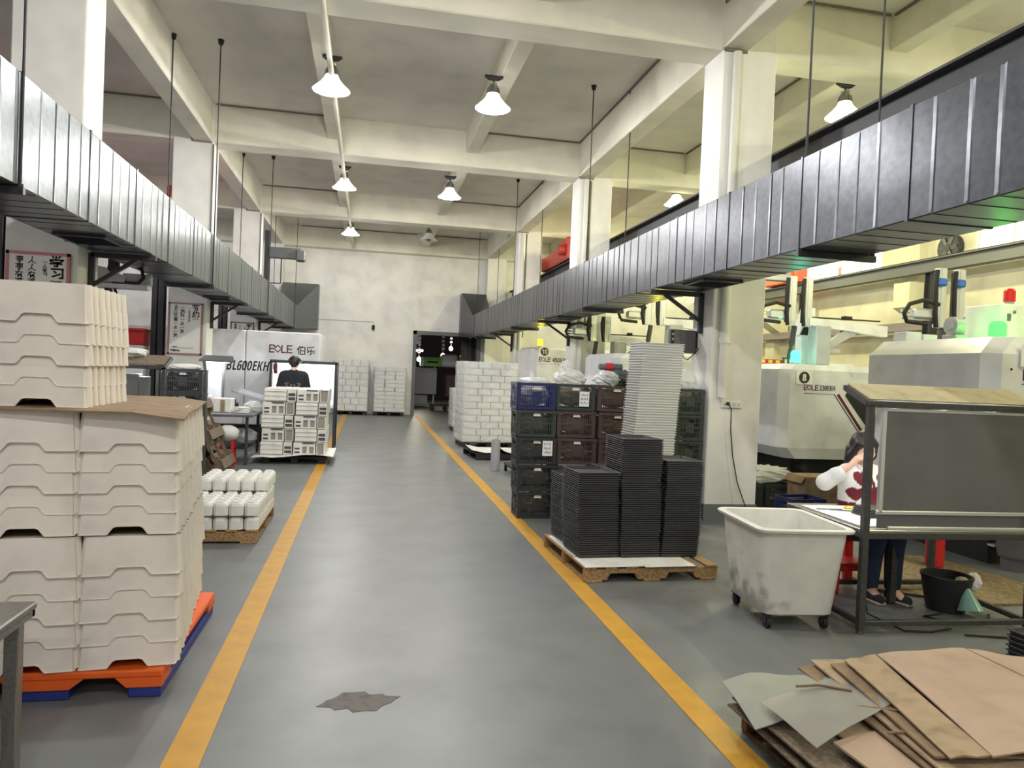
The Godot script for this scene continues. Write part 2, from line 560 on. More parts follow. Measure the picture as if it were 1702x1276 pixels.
# ---------------------------------------------------------------- pendant lamps
func lamps() -> void:
	var white = Color(1.0, 0.99, 0.975)
	var warm = Color(1.0, 0.98, 0.76)
	var spots = []
	for z in [-10.14, -15.64, -21.1]:
		spots.append([-0.62, z, white, "the row above the aisle's left yellow line"])
		spots.append([1.57, z, white, "the row above the aisle's right yellow line"])
	for z in [-4.6, 0.9, 5.2]:
		spots.append([-0.62, z, white, ""])
		spots.append([1.57, z, white, ""])
	for z in [-3.4, -8.97, -14.5, -19.9]:
		spots.append([6.23, z, warm, "the row over the right-hand machines"])
	for z in [-1.0, -6.2, -11.7, -17.2, -22.5]:
		spots.append([9.9, z, warm, ""])
	for z in [-4.0, -11.0, -17.0, -22.5]:
		spots.append([-6.6, z, Color(0.97, 0.98, 1.0), ""])
	var shade = MB.new()
	shade.lathe(PackedVector2Array([Vector2(0.245, 0.0), Vector2(0.235, 0.015), Vector2(0.16, 0.085), Vector2(0.105, 0.15), Vector2(0.085, 0.2)]), 28)
	shade.lathe(PackedVector2Array([Vector2(0.08, 0.2), Vector2(0.1, 0.15), Vector2(0.155, 0.085), Vector2(0.23, 0.012), Vector2(0.245, 0.0)]), 28)
	var sm = shade.mesh()
	var hs = MB.new()
	hs.lathe(PackedVector2Array([Vector2(0.0, 0.2), Vector2(0.085, 0.2), Vector2(0.075, 0.27), Vector2(0.05, 0.33), Vector2(0.055, 0.35), Vector2(0.0, 0.35)]), 20)
	for k in 8:
		var d = Vector3(cos(TAU * k / 8), 0, sin(TAU * k / 8))
		hs.bar(d * 0.09 + Vector3.UP * 0.2, d * 0.07 + Vector3.UP * 0.29, 0.006, 0.02, 0.0, d)
	var hm = hs.mesh()
	var st = MB.new()
	st.cyl(Vector3(0, 0.34, 0), Vector3(0, 0.4, 0), 0.018)
	st.tube([Vector3(-0.1, 0.42, 0), Vector3(-0.06, 0.4, 0), Vector3(0.06, 0.4, 0), Vector3(0.1, 0.42, 0)], 0.014)
	st.box(Vector3(0, 0.44, 0), Vector3(0.26, 0.03, 0.06), 0.006)
	var stm = st.mesh()
	var bl = MB.new()
	bl.blob(Vector3(0, 0.06, 0), Vector3(0.07, 0.09, 0.07))
	var blm = bl.mesh()
	var shade_mat = mat(rgb(228, 228, 228), 0.35, 0.1)
	shade_mat.backlight_enabled = true
	shade_mat.backlight = Color(1.0, 1.0, 1.0)
	var counts = {}
	for s in spots:
		var dark: bool = s[0] == 1.57 and s[1] == -21.1
		var row: String = s[3]
		counts[row] = counts.get(row, 0) + 1
		var lab = "round metal pendant lamp, %s along %s" % [nth(counts[row]), row]
		if dark: lab = "unlit round metal pendant lamp beside the far white wall"
		if row == "": lab = "round metal pendant lamp outside the frame, %s of these" % nth(counts[row])
		var t = thing("pendant_lamp", lab, "lamp", Vector3(s[0], 5.3, s[1]), 0.0, "pendant lamps")
		obj("lamp_shade", sm, shade_mat, t)
		obj("housing", hm, M.inox, t)
		obj("mount", stm, M.steel_dark, t)
		var lit: Color = s[2]
		if dark:
			obj("bulb", blm, M.grey_d, t)
			continue
		obj("bulb", blm, glow(lit, 22.0), t)
		omni(t, "lamp_light", Vector3(0, -0.015, 0), lit, ((LAMP if s[1] > -14 else LAMP * 0.8) if s[1] < -6 else LAMP * 0.66) if abs(s[0]) < 5 else (LAMP * 0.78 if s[0] > 5 else LAMP * 0.45), 0.07)
		# the drop from the ceiling
	# hangers from slab or beams down to the lamps out in the bays
	for s in spots:
		if s[0] > 5 or s[0] < -5:
			pass

const LAMP := 7.6

# ---------------------------------------------------------------- the hall
func hall() -> void:
	var b = MB.new()
	b.span(v3(-12, -0.25, -25.5), v3(13, 0, 8))
	struct("floor", b, M.floor, "glossy grey painted concrete floor of the factory hall", "floor")
	b = MB.new()
	b.span(v3(-12, 6.17, -25.8), v3(13, 6.45, 8))
	struct("ceiling", b, M.slab, "grey plastered concrete ceiling slab between the beams", "ceiling")
	var k = 0
	for x in [-0.683, 1.676]:
		b = MB.new()
		b.span(v3(x - 0.075, 0.0, -24.6), v3(x + 0.075, 0.004, 2.0))
		k += 1
		struct("trim_%d" % k, b, M.line, "yellow floor line along the %s edge of the aisle" % ["left", "right"][k - 1], "floor line")
	# bare and scuffed patches
	var ps = [[0.02, -3.62, 0.17, 0.1, "dark bare patch worn through the grey floor paint, between the yellow lines"]]
	for p in ps:
		b = MB.new()
		var pg = PackedVector2Array()
		for i in 22:
			var a = TAU * i / 22
			var r = 1.0 + 0.28 * sin(3 * a + 1.0) * sin(7 * a)
			pg.append(Vector2(cos(a) * p[2] * r, sin(a) * p[3] * r))
		b.prism(pg, 0.002, Transform3D(Basis(Vector3.RIGHT, Vector3.FORWARD, Vector3.UP), v3(p[0], 0.0, p[1])))
		var o = obj("floor_patch", b, M.bare)
		o.set_meta("kind", "structure")
		tag(o, p[4], "floor patch")
	# columns
	var i = 0
	for s in 2:
		for q in range(-2, 4):
			var zc = -8.2 - BAY * q
			if q == 3: zc = -25.66 + 0.42
			var x0: float = 3.93 if s == 1 else -3.5
			b = MB.new()
			b.span(v3(x0, 0, zc - 0.265), v3(x0 + 0.66, 6.2, zc + 0.265), 0.012)
			var nm: String = ["left", "right"][s]
			var what = "white plastered concrete column on the %s of the aisle, %s from the front" % [nm, nth(q + 1) if q >= 0 else "out of frame"]
			if q < 0: what = "white plastered concrete column on the %s, behind the camera" % nm
			struct("column", b, M.wall, what, "column")
			b = MB.new()
			b.span(v3(x0 - 0.006, 0, zc - 0.271), v3(x0 + 0.666, 0.19, zc + 0.271))
			i += 1
			struct("baseboard_%d" % i, b, M.skirt, "grey painted skirting round the foot of the %s column, %s" % [nm, nth(q + 3)], "baseboard")
	# beams across
	for q in range(-2, 4):
		var zc = -8.2 - BAY * q
		if q == 3: zc = -25.5 + 0.2
		b = MB.new()
		b.span(v3(-12, 5.5, zc - 0.23), v3(12.6, 6.19, zc + 0.23), 0.015)
		struct("beam", b, M.beam, "deep concrete ceiling beam across the hall, %s from the back wall" % nth(4 - q), "beam")
	# beams along
	var along = [[3.9, 4.22, 5.5, "over the right row of columns"], [-3.18, -2.86, 5.5, "over the left row of columns"], [-0.88, -0.66, 5.76, "above the left yellow line"], [1.67, 1.9, 5.76, "above the right yellow line"],
		[6.12, 6.36, 5.76, "over the right-hand machines"], [9.8, 10.04, 5.76, "beside the right window wall"], [-6.72, -6.48, 5.76, "over the left-hand bay"], [-9.5, -9.26, 5.76, "beside the left wall"]]
	for a in along:
		b = MB.new()
		b.span(v3(a[0], a[2] + 0.003, -25.45), v3(a[1], 6.18, 7.95), 0.012)
		struct("beam", b, M.beam, "concrete ceiling beam running the length of the hall %s" % a[3], "beam")
	# walls
	b = MB.new()
	b.span(v3(-12, 0, -25.8), v3(1.5, 6.4, -25.5))
	b.span(v3(3.86, 0, -25.8), v3(13, 6.4, -25.5))
	b.span(v3(1.5, 2.92, -25.8), v3(3.86, 6.4, -25.5))
	struct("wall_back", b, M.wall, "white far end wall with the open doorway", "wall")
	b = MB.new()
	b.span(v3(-12.3, 0, -25.8), v3(-12, 6.4, 8))
	struct("wall_left", b, M.wall, "white left side wall behind the machines", "wall")
	b = MB.new()
	b.span(v3(-12.3, 0, 8), v3(13, 6.4, 8.3))
	struct("wall_front", b, M.wall, "white end wall behind the camera", "wall")
	# right wall with windows in five bays
	b = MB.new()
	b.span(v3(12.5, 0, -25.8), v3(12.8, 4.34, 8.3))
	b.span(v3(12.5, 5.5, -25.8), v3(12.8, 6.4, 8.3))
	var wins = [[-25.0, -22.0], [-19.7, -16.2], [-13.3, -9.9], [-7.3, -3.8], [-1.4, 2.0]]
	var z = -25.8
	for w in wins:
		b.span(v3(12.5, 4.34, z), v3(12.8, 5.5, w[0]))
		z = w[1]
	b.span(v3(12.5, 4.34, z), v3(12.8, 5.5, 8.3))
	for q in 6:
		var zc = -20.85 + 5.95 * q
		b.span(v3(12.28, 0, zc - 0.25), v3(12.5, 6.17, zc + 0.25))
	struct("wall_right", b, M.wall_warm, "cream right side wall with a band of high windows", "wall")
	i = 0
	for w in wins:
		i += 1
		b = MB.new()
		var f = MB.new()
		var d: float = (w[1] - w[0]) / 4.0
		for j in 5:
			f.box(v3(12.6, 4.92, w[0] + d * j), v3(0.06, 1.16, 0.05 if j != 2 else 0.16), 0.006)
		f.box(v3(12.6, 4.365, (w[0] + w[1]) / 2), v3(0.08, 0.05, w[1] - w[0]))
		f.box(v3(12.6, 5.475, (w[0] + w[1]) / 2), v3(0.08, 0.05, w[1] - w[0]))
		var o = struct("window_%d" % i, f, M.alu, "high aluminium window in the right wall, %s from the far end" % nth(i), "window")
		for j in 4:
			var p = MB.new()
			p.span(v3(12.6, 4.38, w[0] + d * j + 0.025), v3(12.606, 5.46, w[0] + d * (j + 1) - 0.025))
			obj("pane", p, M.pane, o)
	# conduits along the slab and down the columns, each run an object
	var runs = []
	for q in [1, 2]:
		var zf = -7.92 - BAY * q
		var o1 = nth(q + 1)
		runs.append([[v3(-2.8, 6.155, zf), v3(-0.9, 6.155, zf)], "along the top of the %s cross beam, left half" % o1])
		runs.append([[v3(1.95, 6.155, zf), v3(3.88, 6.155, zf)], "along the top of the %s cross beam, right half" % o1])
		runs.append([[v3(3.885, 6.155, zf + 0.02), v3(3.885, 6.155, zf + 5.3)], "along the right column beam in front of the %s column" % o1])
		runs.append([[v3(3.915, 6.1, zf - 0.005), v3(3.915, 5.48, zf - 0.005), v3(4.2, 5.48, zf - 0.005)], "bent under the right column beam at the %s column" % o1])
		runs.append([[v3(4.15, 5.44, zf - 0.005), v3(4.15, 2.6, zf - 0.005)], "down the front of the %s right column" % o1])
		runs.append([[v3(-3.19, 6.1, zf - 0.005), v3(-3.19, 5.48, zf - 0.005), v3(-2.86, 5.48, zf - 0.005)], "bent under the left column beam at the %s column" % o1])
		runs.append([[v3(-2.83, 5.45, zf), v3(-2.83, 3.5, zf)], "down the front edge of the %s left column" % o1])
	runs.append([[v3(3.885, 6.155, -7.88), v3(3.885, 6.155, -2.55)], "along the right column beam nearest the camera, upper line"])
	runs.append([[v3(3.885, 6.0, -7.88), v3(3.885, 6.0, -2.55)], "along the right column beam nearest the camera, lower line"])
	runs.append([[v3(-2.3, 6.155, -25.05), v3(1.5, 6.155, -25.05)], "along the top of the far wall beam, left half"])
	runs.append([[v3(1.95, 6.155, -25.05), v3(3.88, 6.155, -25.05)], "along the top of the far wall beam, right half"])
	runs.append([[v3(3.92, 6.1, -7.92), v3(3.92, 5.48, -7.92), v3(4.2, 5.48, -7.92)], "bent under the right column beam at the nearest column"])
	runs.append([[v3(6.1, 6.155, -7.88), v3(6.1, 6.155, -2.6), v3(6.1, 5.74, -2.6)], "along the beam over the right machines, nearest bay"])
	runs.append([[v3(6.1, 6.155, -13.8), v3(6.1, 6.155, -8.97), v3(6.1, 5.74, -8.97)], "along the beam over the right machines, second bay"])
	runs.append([[v3(4.65, 6.155, -13.8), v3(6.05, 6.155, -13.8)], "along the second cross beam behind the right column"])
	runs.append([[v3(4.65, 6.155, -7.9), v3(6.05, 6.155, -7.9)], "along the nearest cross beam behind the right column"])
	runs.append([[v3(-12, 6.155, -13.8), v3(-3.6, 6.155, -13.8)], "along the second cross beam left of the left columns"])
	runs.append([[v3(-12, 6.155, -7.9), v3(-3.6, 6.155, -7.9)], "along the nearest cross beam left of the left columns"])
	for r in runs:
		b = MB.new()
		for j in r[0].size() - 1: b.bar(r[0][j], r[0][j + 1], 0.025, 0.025)
		tag(obj("cable_conduit", b, M.conduit), "thin brown conduit " + r[1], "conduit")
	# round conduit beside the left beam above the aisle
	b = MB.new()
	b.cyl(v3(-0.615, 5.46, -24.4), v3(-0.615, 5.46, 4), 0.035, 0.035, 10)
	tag(obj("pipe", b, M.beam), "cream round pipe slung under the cross beams over the left yellow line", "pipe")
	# wall lines of the far wall
	b = MB.new()
	b.bar(v3(-1.7, 3.14, -25.485), v3(0.13, 3.14, -25.485), 0.02, 0.02)
	b.bar(v3(0.13, 3.14, -25.485), v3(0.13, 3.0, -25.485), 0.02, 0.02)
	var o = thing("wall_camera", "small black wall camera at the end of a thin conduit on the far wall", "camera")
	obj("conduit", b, M.grey_m, o)
	b = MB.new()
	b.cyl(v3(0.13, 3.02, -25.47), v3(0.13, 2.9, -25.44), 0.05)
	b.cyl(v3(0.13, 2.94, -25.47), v3(0.13, 2.9, -25.36), 0.045)
	obj("camera_body", b, M.black, o)
	# drain pipe on the near right column
	o = thing("drain_pipe", "white round plastic pipe running down the nearest right column", "pipe")
	b = MB.new()
	b.cyl(v3(4.06, 1.45, -7.88), v3(4.06, 5.45, -7.88), 0.05, 0.05, 16)
	obj("pipe_run", b, M.pipe, o)
	b = MB.new()
	b.cyl(v3(4.06, 2.08, -7.88), v3(4.06, 2.14, -7.88), 0.058, 0.058, 16)
	b.box(v3(4.13, 2.11, -7.915), v3(0.06, 0.07, 0.045), 0.01)
	obj("pipe_clamp", b, M.white_c, o)
	for q in [1, 2]:
		var pz = -7.885 - BAY * q
		b = MB.new()
		b.cyl(v3(4.06, 0.1, pz), v3(4.06, 5.45, pz), 0.05, 0.05, 12)
		tag(obj("drain_pipe", b, M.pipe), "white round plastic pipe running down the %s right column from the front" % nth(q + 1), "pipe")

# ---------------------------------------------------------------- air ducts
func duct(x0: float, x1: float, side: String, m: Material) -> void:
	var t = thing("air_duct", "long galvanised rectangular air duct hung along the %s of the aisle" % side, "duct")
	var face: float = x0 if side == "right" else x1
	var sg = -1.0 if side == "right" else 1.0
	var z = 2.0 - 0.14
	var n = 0
	while z > -23.4:
		var z1: float = max(z - 1.18, -23.6)
		var b = MB.new()
		b.span(v3(x0, 2.7, z1 + 0.008), v3(x1, 3.42, z - 0.008), 0.006)
		# standing creases pressed into the sheet
		var len = z - z1
		for k in range(1, 5):
			var zz = z - len * k / 5.0 + rng.randf_range(-0.05, 0.05)
			var w = rng.randf_range(0.002, 0.006)
			b.quad(v3(face, 2.705, zz - 0.03), v3(face, 3.415, zz - 0.03), v3(face + sg * w, 3.4, zz), v3(face + sg * w, 2.72, zz)) if sg < 0 else b.quad(v3(face, 3.415, zz - 0.03), v3(face, 2.705, zz - 0.03), v3(face + sg * w, 2.72, zz), v3(face + sg * w, 3.4, zz))
			b.quad(v3(face + sg * w, 2.72, zz), v3(face + sg * w, 3.4, zz), v3(face, 3.415, zz + 0.012), v3(face, 2.705, zz + 0.012)) if sg < 0 else b.quad(v3(face + sg * w, 3.4, zz), v3(face + sg * w, 2.72, zz), v3(face, 2.705, zz + 0.012), v3(face, 3.415, zz + 0.012))
			b.box(v3((x0 + x1) / 2, 2.699, zz), v3(x1 - x0 - 0.03, 0.004, 0.006))
		obj("duct_section", b, m, t)
		b = MB.new()
		b.span(v3(x0 - 0.006, 2.694, z - 0.012), v3(x1 + 0.006, 3.426, z + 0.012))
		obj("flange", b, M.galv_dark, t)
		n += 1
		z = z1
	# registers in the underside
	for q in range(-1, 3):
		var zc = -5.9 - BAY * q - 1.4
		var b = MB.new()
		var w = x1 - x0 - 0.2
		b.box(v3((x0 + x1) / 2, 2.686, zc - 0.25), v3(w, 0.028, 0.03)); b.box(v3((x0 + x1) / 2, 2.686, zc + 0.25), v3(w, 0.028, 0.03))
		b.box(v3(x0 + 0.1, 2.686, zc), v3(0.03, 0.028, 0.5)); b.box(v3(x1 - 0.1, 2.686, zc), v3(0.03, 0.028, 0.5))
		for k in 7:
			b.box(v3((x0 + x1) / 2, 2.685, zc - 0.19 + 0.064 * k), v3(w - 0.04, 0.004, 0.045), 0.0, Basis(Vector3.RIGHT, 0.5))
		obj("air_register", b, M.galv_dark, t)
	# flared end against the far wall
	var b = MB.new()
	var a0 = x0; var a1 = x1
	if side == "right": a0 = 3.07
	else: a1 = -1.68
	var za = -23.6; var zb = -25.0
	b.hexa([v3(a0, 2.85, zb), v3(a1, 2.85, zb), v3(x1, 2.7, za), v3(x0, 2.7, za), v3(a0, 4.26, zb), v3(a1, 4.26, zb), v3(x1, 3.42, za), v3(x0, 3.42, za)]) if false else b.hexa([v3(x0, 2.7, za), v3(x1, 2.7, za), v3(a1, 2.8, zb), v3(a0, 2.8, zb), v3(x0, 3.42, za), v3(x1, 3.42, za), v3(a1, 4.26, zb), v3(a0, 4.26, zb)])
	b.span(v3(a0, 2.8, -25.48), v3(a1, 4.26, zb), 0.01)
	obj("flared_end", b, m, t)

func ducts() -> void:
	duct(-2.83, -2.23, "left", M.galv)
	duct(3.28, 3.9, "right", M.galv_dark)
	var rs = [[3.3, "inner", "right"], [3.925, "outer", "right"], [-2.215, "inner", "left"], [-2.845, "outer", "left"]]
	for q in range(0, 4):
		for r in rs:
			var z = -5.2 - 5.87 * q
			var b = MB.new()
			var x: float = r[0]
			b.cyl(v3(x, 2.7, z), v3(x, 6.14, z), 0.009, 0.009, 6)
			var t = thing("hanger_rod", "thin black hanger rod on the %s side of the %s duct, %s from the front" % [r[1], r[2], nth(q + 1)], "rod", Vector3(), 0.0, "duct hanger rods")
			obj("rod", b, M.rod, t)
			b = MB.new()
			b.cyl(v3(x, 6.1, z), v3(x, 6.17, z), 0.03, 0.045, 8)
			b.cyl(v3(x, 2.693, z), v3(x, 2.71, z), 0.02, 0.02, 6)
			obj("anchor", b, M.black, t)
	# angle under the duct at each pair of rods
	for q in range(0, 4):
		for s in [[3.26, 3.95, "right"], [-2.87, -2.19, "left"]]:
			var b = MB.new()
			var z = -5.2 - 5.87 * q
			b.span(v3(s[0], 2.64, z - 0.02), v3(s[1], 2.692, z + 0.02), 0.003)
			tag(obj("support_angle", b, M.galv_dark), "steel angle under the %s duct joining its %s pair of rods" % [s[2], nth(q + 1)], "bracket", "duct support angles")
	# brackets on the columns
	for q in range(0, 3):
		for s in [1, -1]:
			var z = -8.2 - BAY * q
			var xw: float = 3.93 if s == 1 else -2.84
			var xi: float = xw - 0.68 * s
			if s == -1: xi = -2.2
			var t = thing("wall_bracket", "black triangular steel bracket under the %s duct on the %s column" % ["right" if s == 1 else "left", nth(q + 1)], "bracket")
			var b = MB.new()
			b.bar(v3(xw - 0.025 * s, 2.2, z), v3(xw - 0.025 * s, 2.68, z), 0.06, 0.05, 0.004)
			obj("upright", b, M.steel_dark, t)
			b = MB.new()
			b.bar(v3(xw - 0.02 * s, 2.665, z), v3(xi, 2.665, z), 0.05, 0.055, 0.004)
			obj("arm", b, M.steel_dark, t)
			b = MB.new()
			b.bar(v3(xw - 0.05 * s, 2.36, z), v3(xi + 0.18 * s, 2.645, z), 0.04, 0.04, 0.003)
			obj("brace", b, M.steel_dark, t)

# ---------------------------------------------------------------- crane runways
func ibeam(b: MB, x: float, y0: float, y1: float, z0: float, z1: float, w: float) -> void:
	b.span(v3(x - w / 2, y0, z0), v3(x + w / 2, y0 + 0.025, z1))
	b.span(v3(x - w / 2, y1 - 0.025, z0), v3(x + w / 2, y1, z1))
	b.span(v3(x - 0.012, y0, z0), v3(x + 0.012, y1, z1))

func crane() -> void:
	for r in [[4.9, "behind the right row of columns"], [11.9, "along the right window wall"], [-3.74, "behind the left row of columns"]]:
		var b = MB.new()
		var x: float = r[0]
		var y1 = 4.46
		if x < 0: y1 = 4.2
		ibeam(b, x, y1 - (0.28 if x > 11 else 0.38), y1, -25.4, 4.0, 0.24)
		var t = thing("crane_rail", "long steel crane runway beam %s" % r[1], "crane rail")
		obj("runway_beam", b, M.steel_dark if x < 11 else M.skirt, t)
		b = MB.new()
		b.span(v3(x - 0.03, y1, -25.4), v3(x + 0.03, y1 + 0.04, 4.0), 0.006)
		obj("rail", b, M.rod, t)
	# steel posts under the runways
	var k = 0
	for q in range(0, 3):
		for s in [-3.74, 11.9]:
			var z = -8.3 - BAY * q
			if s > 0: z = [-7.9, -13.8, -18.5][q]
			k += 1
			var b = MB.new()
			var top = 3.82 if s < 0 else 4.18
			b.span(v3(s - 0.1, 0, z - 0.1), v3(s + 0.1, top, z - 0.085)); b.span(v3(s - 0.1, 0, z + 0.085), v3(s + 0.1, top, z + 0.1))
			b.span(v3(s - 0.01, 0, z - 0.1), v3(s + 0.01, top, z + 0.1))
			b.span(v3(s - 0.14, top - 0.02, z - 0.14), v3(s + 0.14, top, z + 0.14))
			tag(obj("steel_post", b, M.steel_dark), "dark steel H post under the %s runway, %s from the front" % ["left" if s < 0 else "right wall", nth(q + 1)], "post")
	# concrete corbels under the far right runway
	for q in range(0, 3):
		var z = -8.5 - BAY * q
		var b = MB.new()
		b.prism(PackedVector2Array([Vector2(0, 0), Vector2(0.75, -0.45), Vector2(0.75, 0.55), Vector2(0, 0.55)]), 0.5, Transform3D(Basis(), v3(11.65, 3.45, z - 0.25)))
		var o = obj("corbel", b, M.wall_warm)
		o.set_meta("kind", "structure")
		tag(o, "concrete corbel under the far right crane runway, %s from the front" % nth(q + 1), "corbel")
	# cable tray low on the right wall
	var tr = MB.new()
	tr.span(v3(12.05, 2.95, -25), v3(12.27, 3.15, 4), 0.01)
	tag(obj("cable_tray", tr, M.grey_line), "grey steel cable tray along the right wall under the runway", "cable tray")
	# overhead travelling crane, right bay
	var t = thing("overhead_crane", "red and orange overhead travelling crane spanning the right bay", "crane")
	var b = MB.new()
	b.span(v3(4.75, 4.51, -20.4), v3(5.05, 4.9, -17.6), 0.03)
	b.span(v3(4.72, 4.85, -18.2), v3(5.08, 5.05, -17.6), 0.03)
	b.cyl(v3(4.76, 4.75, -17.85), v3(4.58, 4.75, -17.85), 0.13)
	obj("end_carriage", b, M.red_dull, t)
	b = MB.new()
	b.span(v3(11.7, 4.51, -20.3), v3(12.1, 4.95, -18.7), 0.03)
	obj("end_carriage", b, M.orange_red, t)
	b = MB.new()
	b.cyl(v3(11.75, 4.75, -19.6), v3(11.4, 4.75, -19.6), 0.12); b.cyl(v3(11.4, 4.75, -19.6), v3(11.2, 4.75, -19.6), 0.08)
	obj("drive_motor", b, M.tan, t)
	b = MB.new()
	b.span(v3(5.0, 4.55, -19.2), v3(11.75, 4.85, -18.9), 0.01)
	obj("girder", b, M.grey_m, t)
	# overhead crane, left bay
	t = thing("overhead_crane", "red overhead crane end carriage on the left runway above the duct", "crane")
	b = MB.new()
	b.span(v3(-3.9, 4.24, -17.3), v3(-3.6, 4.62, -15.0), 0.03)
	obj("end_carriage", b, M.red_dull, t)
	b = MB.new()
	b.span(v3(-3.92, 4.6, -15.5), v3(-3.58, 4.95, -15.1), 0.03)
	b.cyl(v3(-3.6, 4.8, -15.3), v3(-3.4, 4.8, -15.3), 0.12)
	obj("drive_motor", b, M.red_dull, t)
	b = MB.new()
	b.span(v3(-11.6, 4.4, -16.4), v3(-3.9, 4.9, -16.05), 0.01)
	obj("girder", b, M.red_dull, t)
	# jib bracket near the far left column
	t = thing("steel_jib", "grey steel beam stub sticking out beside the last left column", "beam stub")
	b = MB.new()
	b.span(v3(-2.86, 4.55, -21.6), v3(-1.95, 4.85, -21.4), 0.01)
	b.span(v3(-2.1, 4.5, -21.65), v3(-1.85, 4.8, -21.35), 0.03)
	obj("jib_arm", b, M.grey_d, t)
	b = MB.new()
	b.span(v3(-2.95, 3.5, -21.6), v3(-2.83, 5.3, -21.4))
	b.bar(v3(-2.5, 3.85, -21.5), v3(-2.5, 4.6, -21.5), 0.03, 0.03); b.bar(v3(-2.9, 3.85, -21.5), v3(-2.5, 3.85, -21.5), 0.03, 0.03)
	obj("jib_frame", b, M.steel_dark, t)

# ---------------------------------------------------------------- big white nesting trays, near left
func white_trays_near() -> void:
	var W = 0.415; var D = 0.6; var H = 0.19; var tp = 0.012
	var b = MB.new()
	# front and back: a wall that leans in towards the top, with a handle notch in its lower edge
	for s in [1.0, -1.0]:
		var pg = PackedVector2Array([Vector2(-W / 2, 0), Vector2(-0.09, 0), Vector2(-0.066, 0.034), Vector2(-0.05, 0.04), Vector2(0.05, 0.04), Vector2(0.066, 0.034), Vector2(0.09, 0), Vector2(W / 2, 0), Vector2(W / 2 - tp, H), Vector2(-W / 2 + tp, H)])
		var up = Vector3(0, H, -s * tp).normalized()
		var xf = Transform3D(Basis(Vector3.RIGHT, up, Vector3.RIGHT.cross(up)), v3(0, 0, s * D / 2 - (0.004 if s > 0 else 0.0)))
		b.prism(pg, 0.004, xf)
	for s in [1.0, -1.0]:
		var x = s * W / 2
		b.hexa([v3(x - 0.004, 0, D / 2), v3(x, 0, D / 2), v3(x, 0, -D / 2), v3(x - 0.004, 0, -D / 2), v3(x - 0.004 - s * tp, H, D / 2 - tp), v3(x - s * tp, H, D / 2 - tp), v3(x - s * tp, H, -D / 2 + tp), v3(x - 0.004 - s * tp, H, -D / 2 + tp)] if s > 0 else [v3(x, 0, D / 2), v3(x + 0.004, 0, D / 2), v3(x + 0.004, 0, -D / 2), v3(x, 0, -D / 2), v3(x + tp, H, D / 2 - tp), v3(x + 0.004 + tp, H, D / 2 - tp), v3(x + 0.004 + tp, H, -D / 2 + tp), v3(x + tp, H, -D / 2 + tp)])
	b.box(v3(0, H - 0.002, 0), v3(W - 2 * tp, 0.004, D - 2 * tp))
	var shell = b.mesh()
	# the proud lip along the lower edge, following the notch
	b = MB.new()
	for s in [1.0, -1.0]:
		var pts = [Vector2(-W / 2, 0.003), Vector2(-0.09, 0.003), Vector2(-0.066, 0.037), Vector2(-0.05, 0.043), Vector2(0.05, 0.043), Vector2(0.066, 0.037), Vector2(0.09, 0.003), Vector2(W / 2, 0.003)]
		for i in pts.size() - 1:
			b.bar(v3(pts[i].x, pts[i].y, s * (D / 2 + 0.002)), v3(pts[i + 1].x, pts[i + 1].y, s * (D / 2 + 0.002)), 0.006, 0.009, 0.0015, Vector3.BACK)
		b.box(v3(s * (W / 2 + 0.003), 0.003, 0), v3(0.01, 0.006, D), 0.0015)
	var lip = b.mesh()
	# half-round ribs down the long sides
	b = MB.new()
	var rb = b
	var ribs_left = MB.new()
	for s in [1.0, -1.0]:
		if s < 0: b = ribs_left
		for k in 7:
			var z = -D / 2 + 0.045 + (D - 0.09) * k / 6.0
			var w = 0.024 if k % 2 == 0 else 0.02
			b.cyl(v3(s * (W / 2 - 0.002), 0.004, z), v3(s * (W / 2 - 0.002 - tp), H - 0.002, z), w, w * 0.92, 12, false)
	var ribs = rb.mesh()
	var ribs2 = ribs_left.mesh()
	var rm = mat(rgb(228, 220, 210), 0.45)
	var n = 0
	var cols = [[-1.08, "right column"], [-1.515, "left column"]]
	var groups = [[0.14, 0.112, "lower tier"], [0.785, 0.1, "middle tier"], [1.388, 0.1, "top tier on the cardboard"]]
	var proto: Node3D = null
	for gi in 3:
		for ci in 2:
			if gi == 2 and ci == 0: continue
			for row in (2 if ci == 0 else 1):
				for k in 5:
					var lab = "white notched tray, %s from the bottom of the %s%s" % [nth(k + 1), groups[gi][2], (", " + cols[ci][1] + ("" if row == 0 else ", rear row")) if gi < 2 else ""]
					var turn = (0.11 if gi < 2 else 0.0) + 0.005 * sin(k * 1.7 + ci)
					var corner = v3([-0.88, -1.318][ci] - 0.08 * row - (0.022 if gi == 1 else 0.0), groups[gi][0] + groups[gi][1] * k, -3.82 - 0.63 * row)
					if ci == 1: corner.z += 0.048 if gi < 2 else 0.02
					var at = corner + Basis(Vector3.UP, turn) * v3(-W / 2, 0, -D / 2) + v3(0.004 * sin(k * 2.3 + gi), 0, 0.003 * cos(k * 3.1))
					if proto == null:
						proto = thing("nesting_tray", lab, "tray", at, turn, "white nesting trays on the orange pallet")
						obj("tray_shell", shell, M.white_p, proto)
						obj("lip", lip, M.white_p, proto)
						obj("side_ribs", ribs, rm, proto)
						obj("side_ribs", ribs2, rm, proto)
					else:
						dup(proto, at, turn, lab)
	# cardboard sheets between the tiers
	b = MB.new()
	b.box(v3(-1.39, 0.7795, -4.36), v3(0.84, 0.005, 1.1), 0.0, Basis(Vector3.UP, 0.1))
	tag(obj("cardboard_sheet", b, M.card_dark), "thin brown cardboard layer between the lower and middle tiers of white trays", "cardboard sheet")
	b = MB.new()
	var g = []
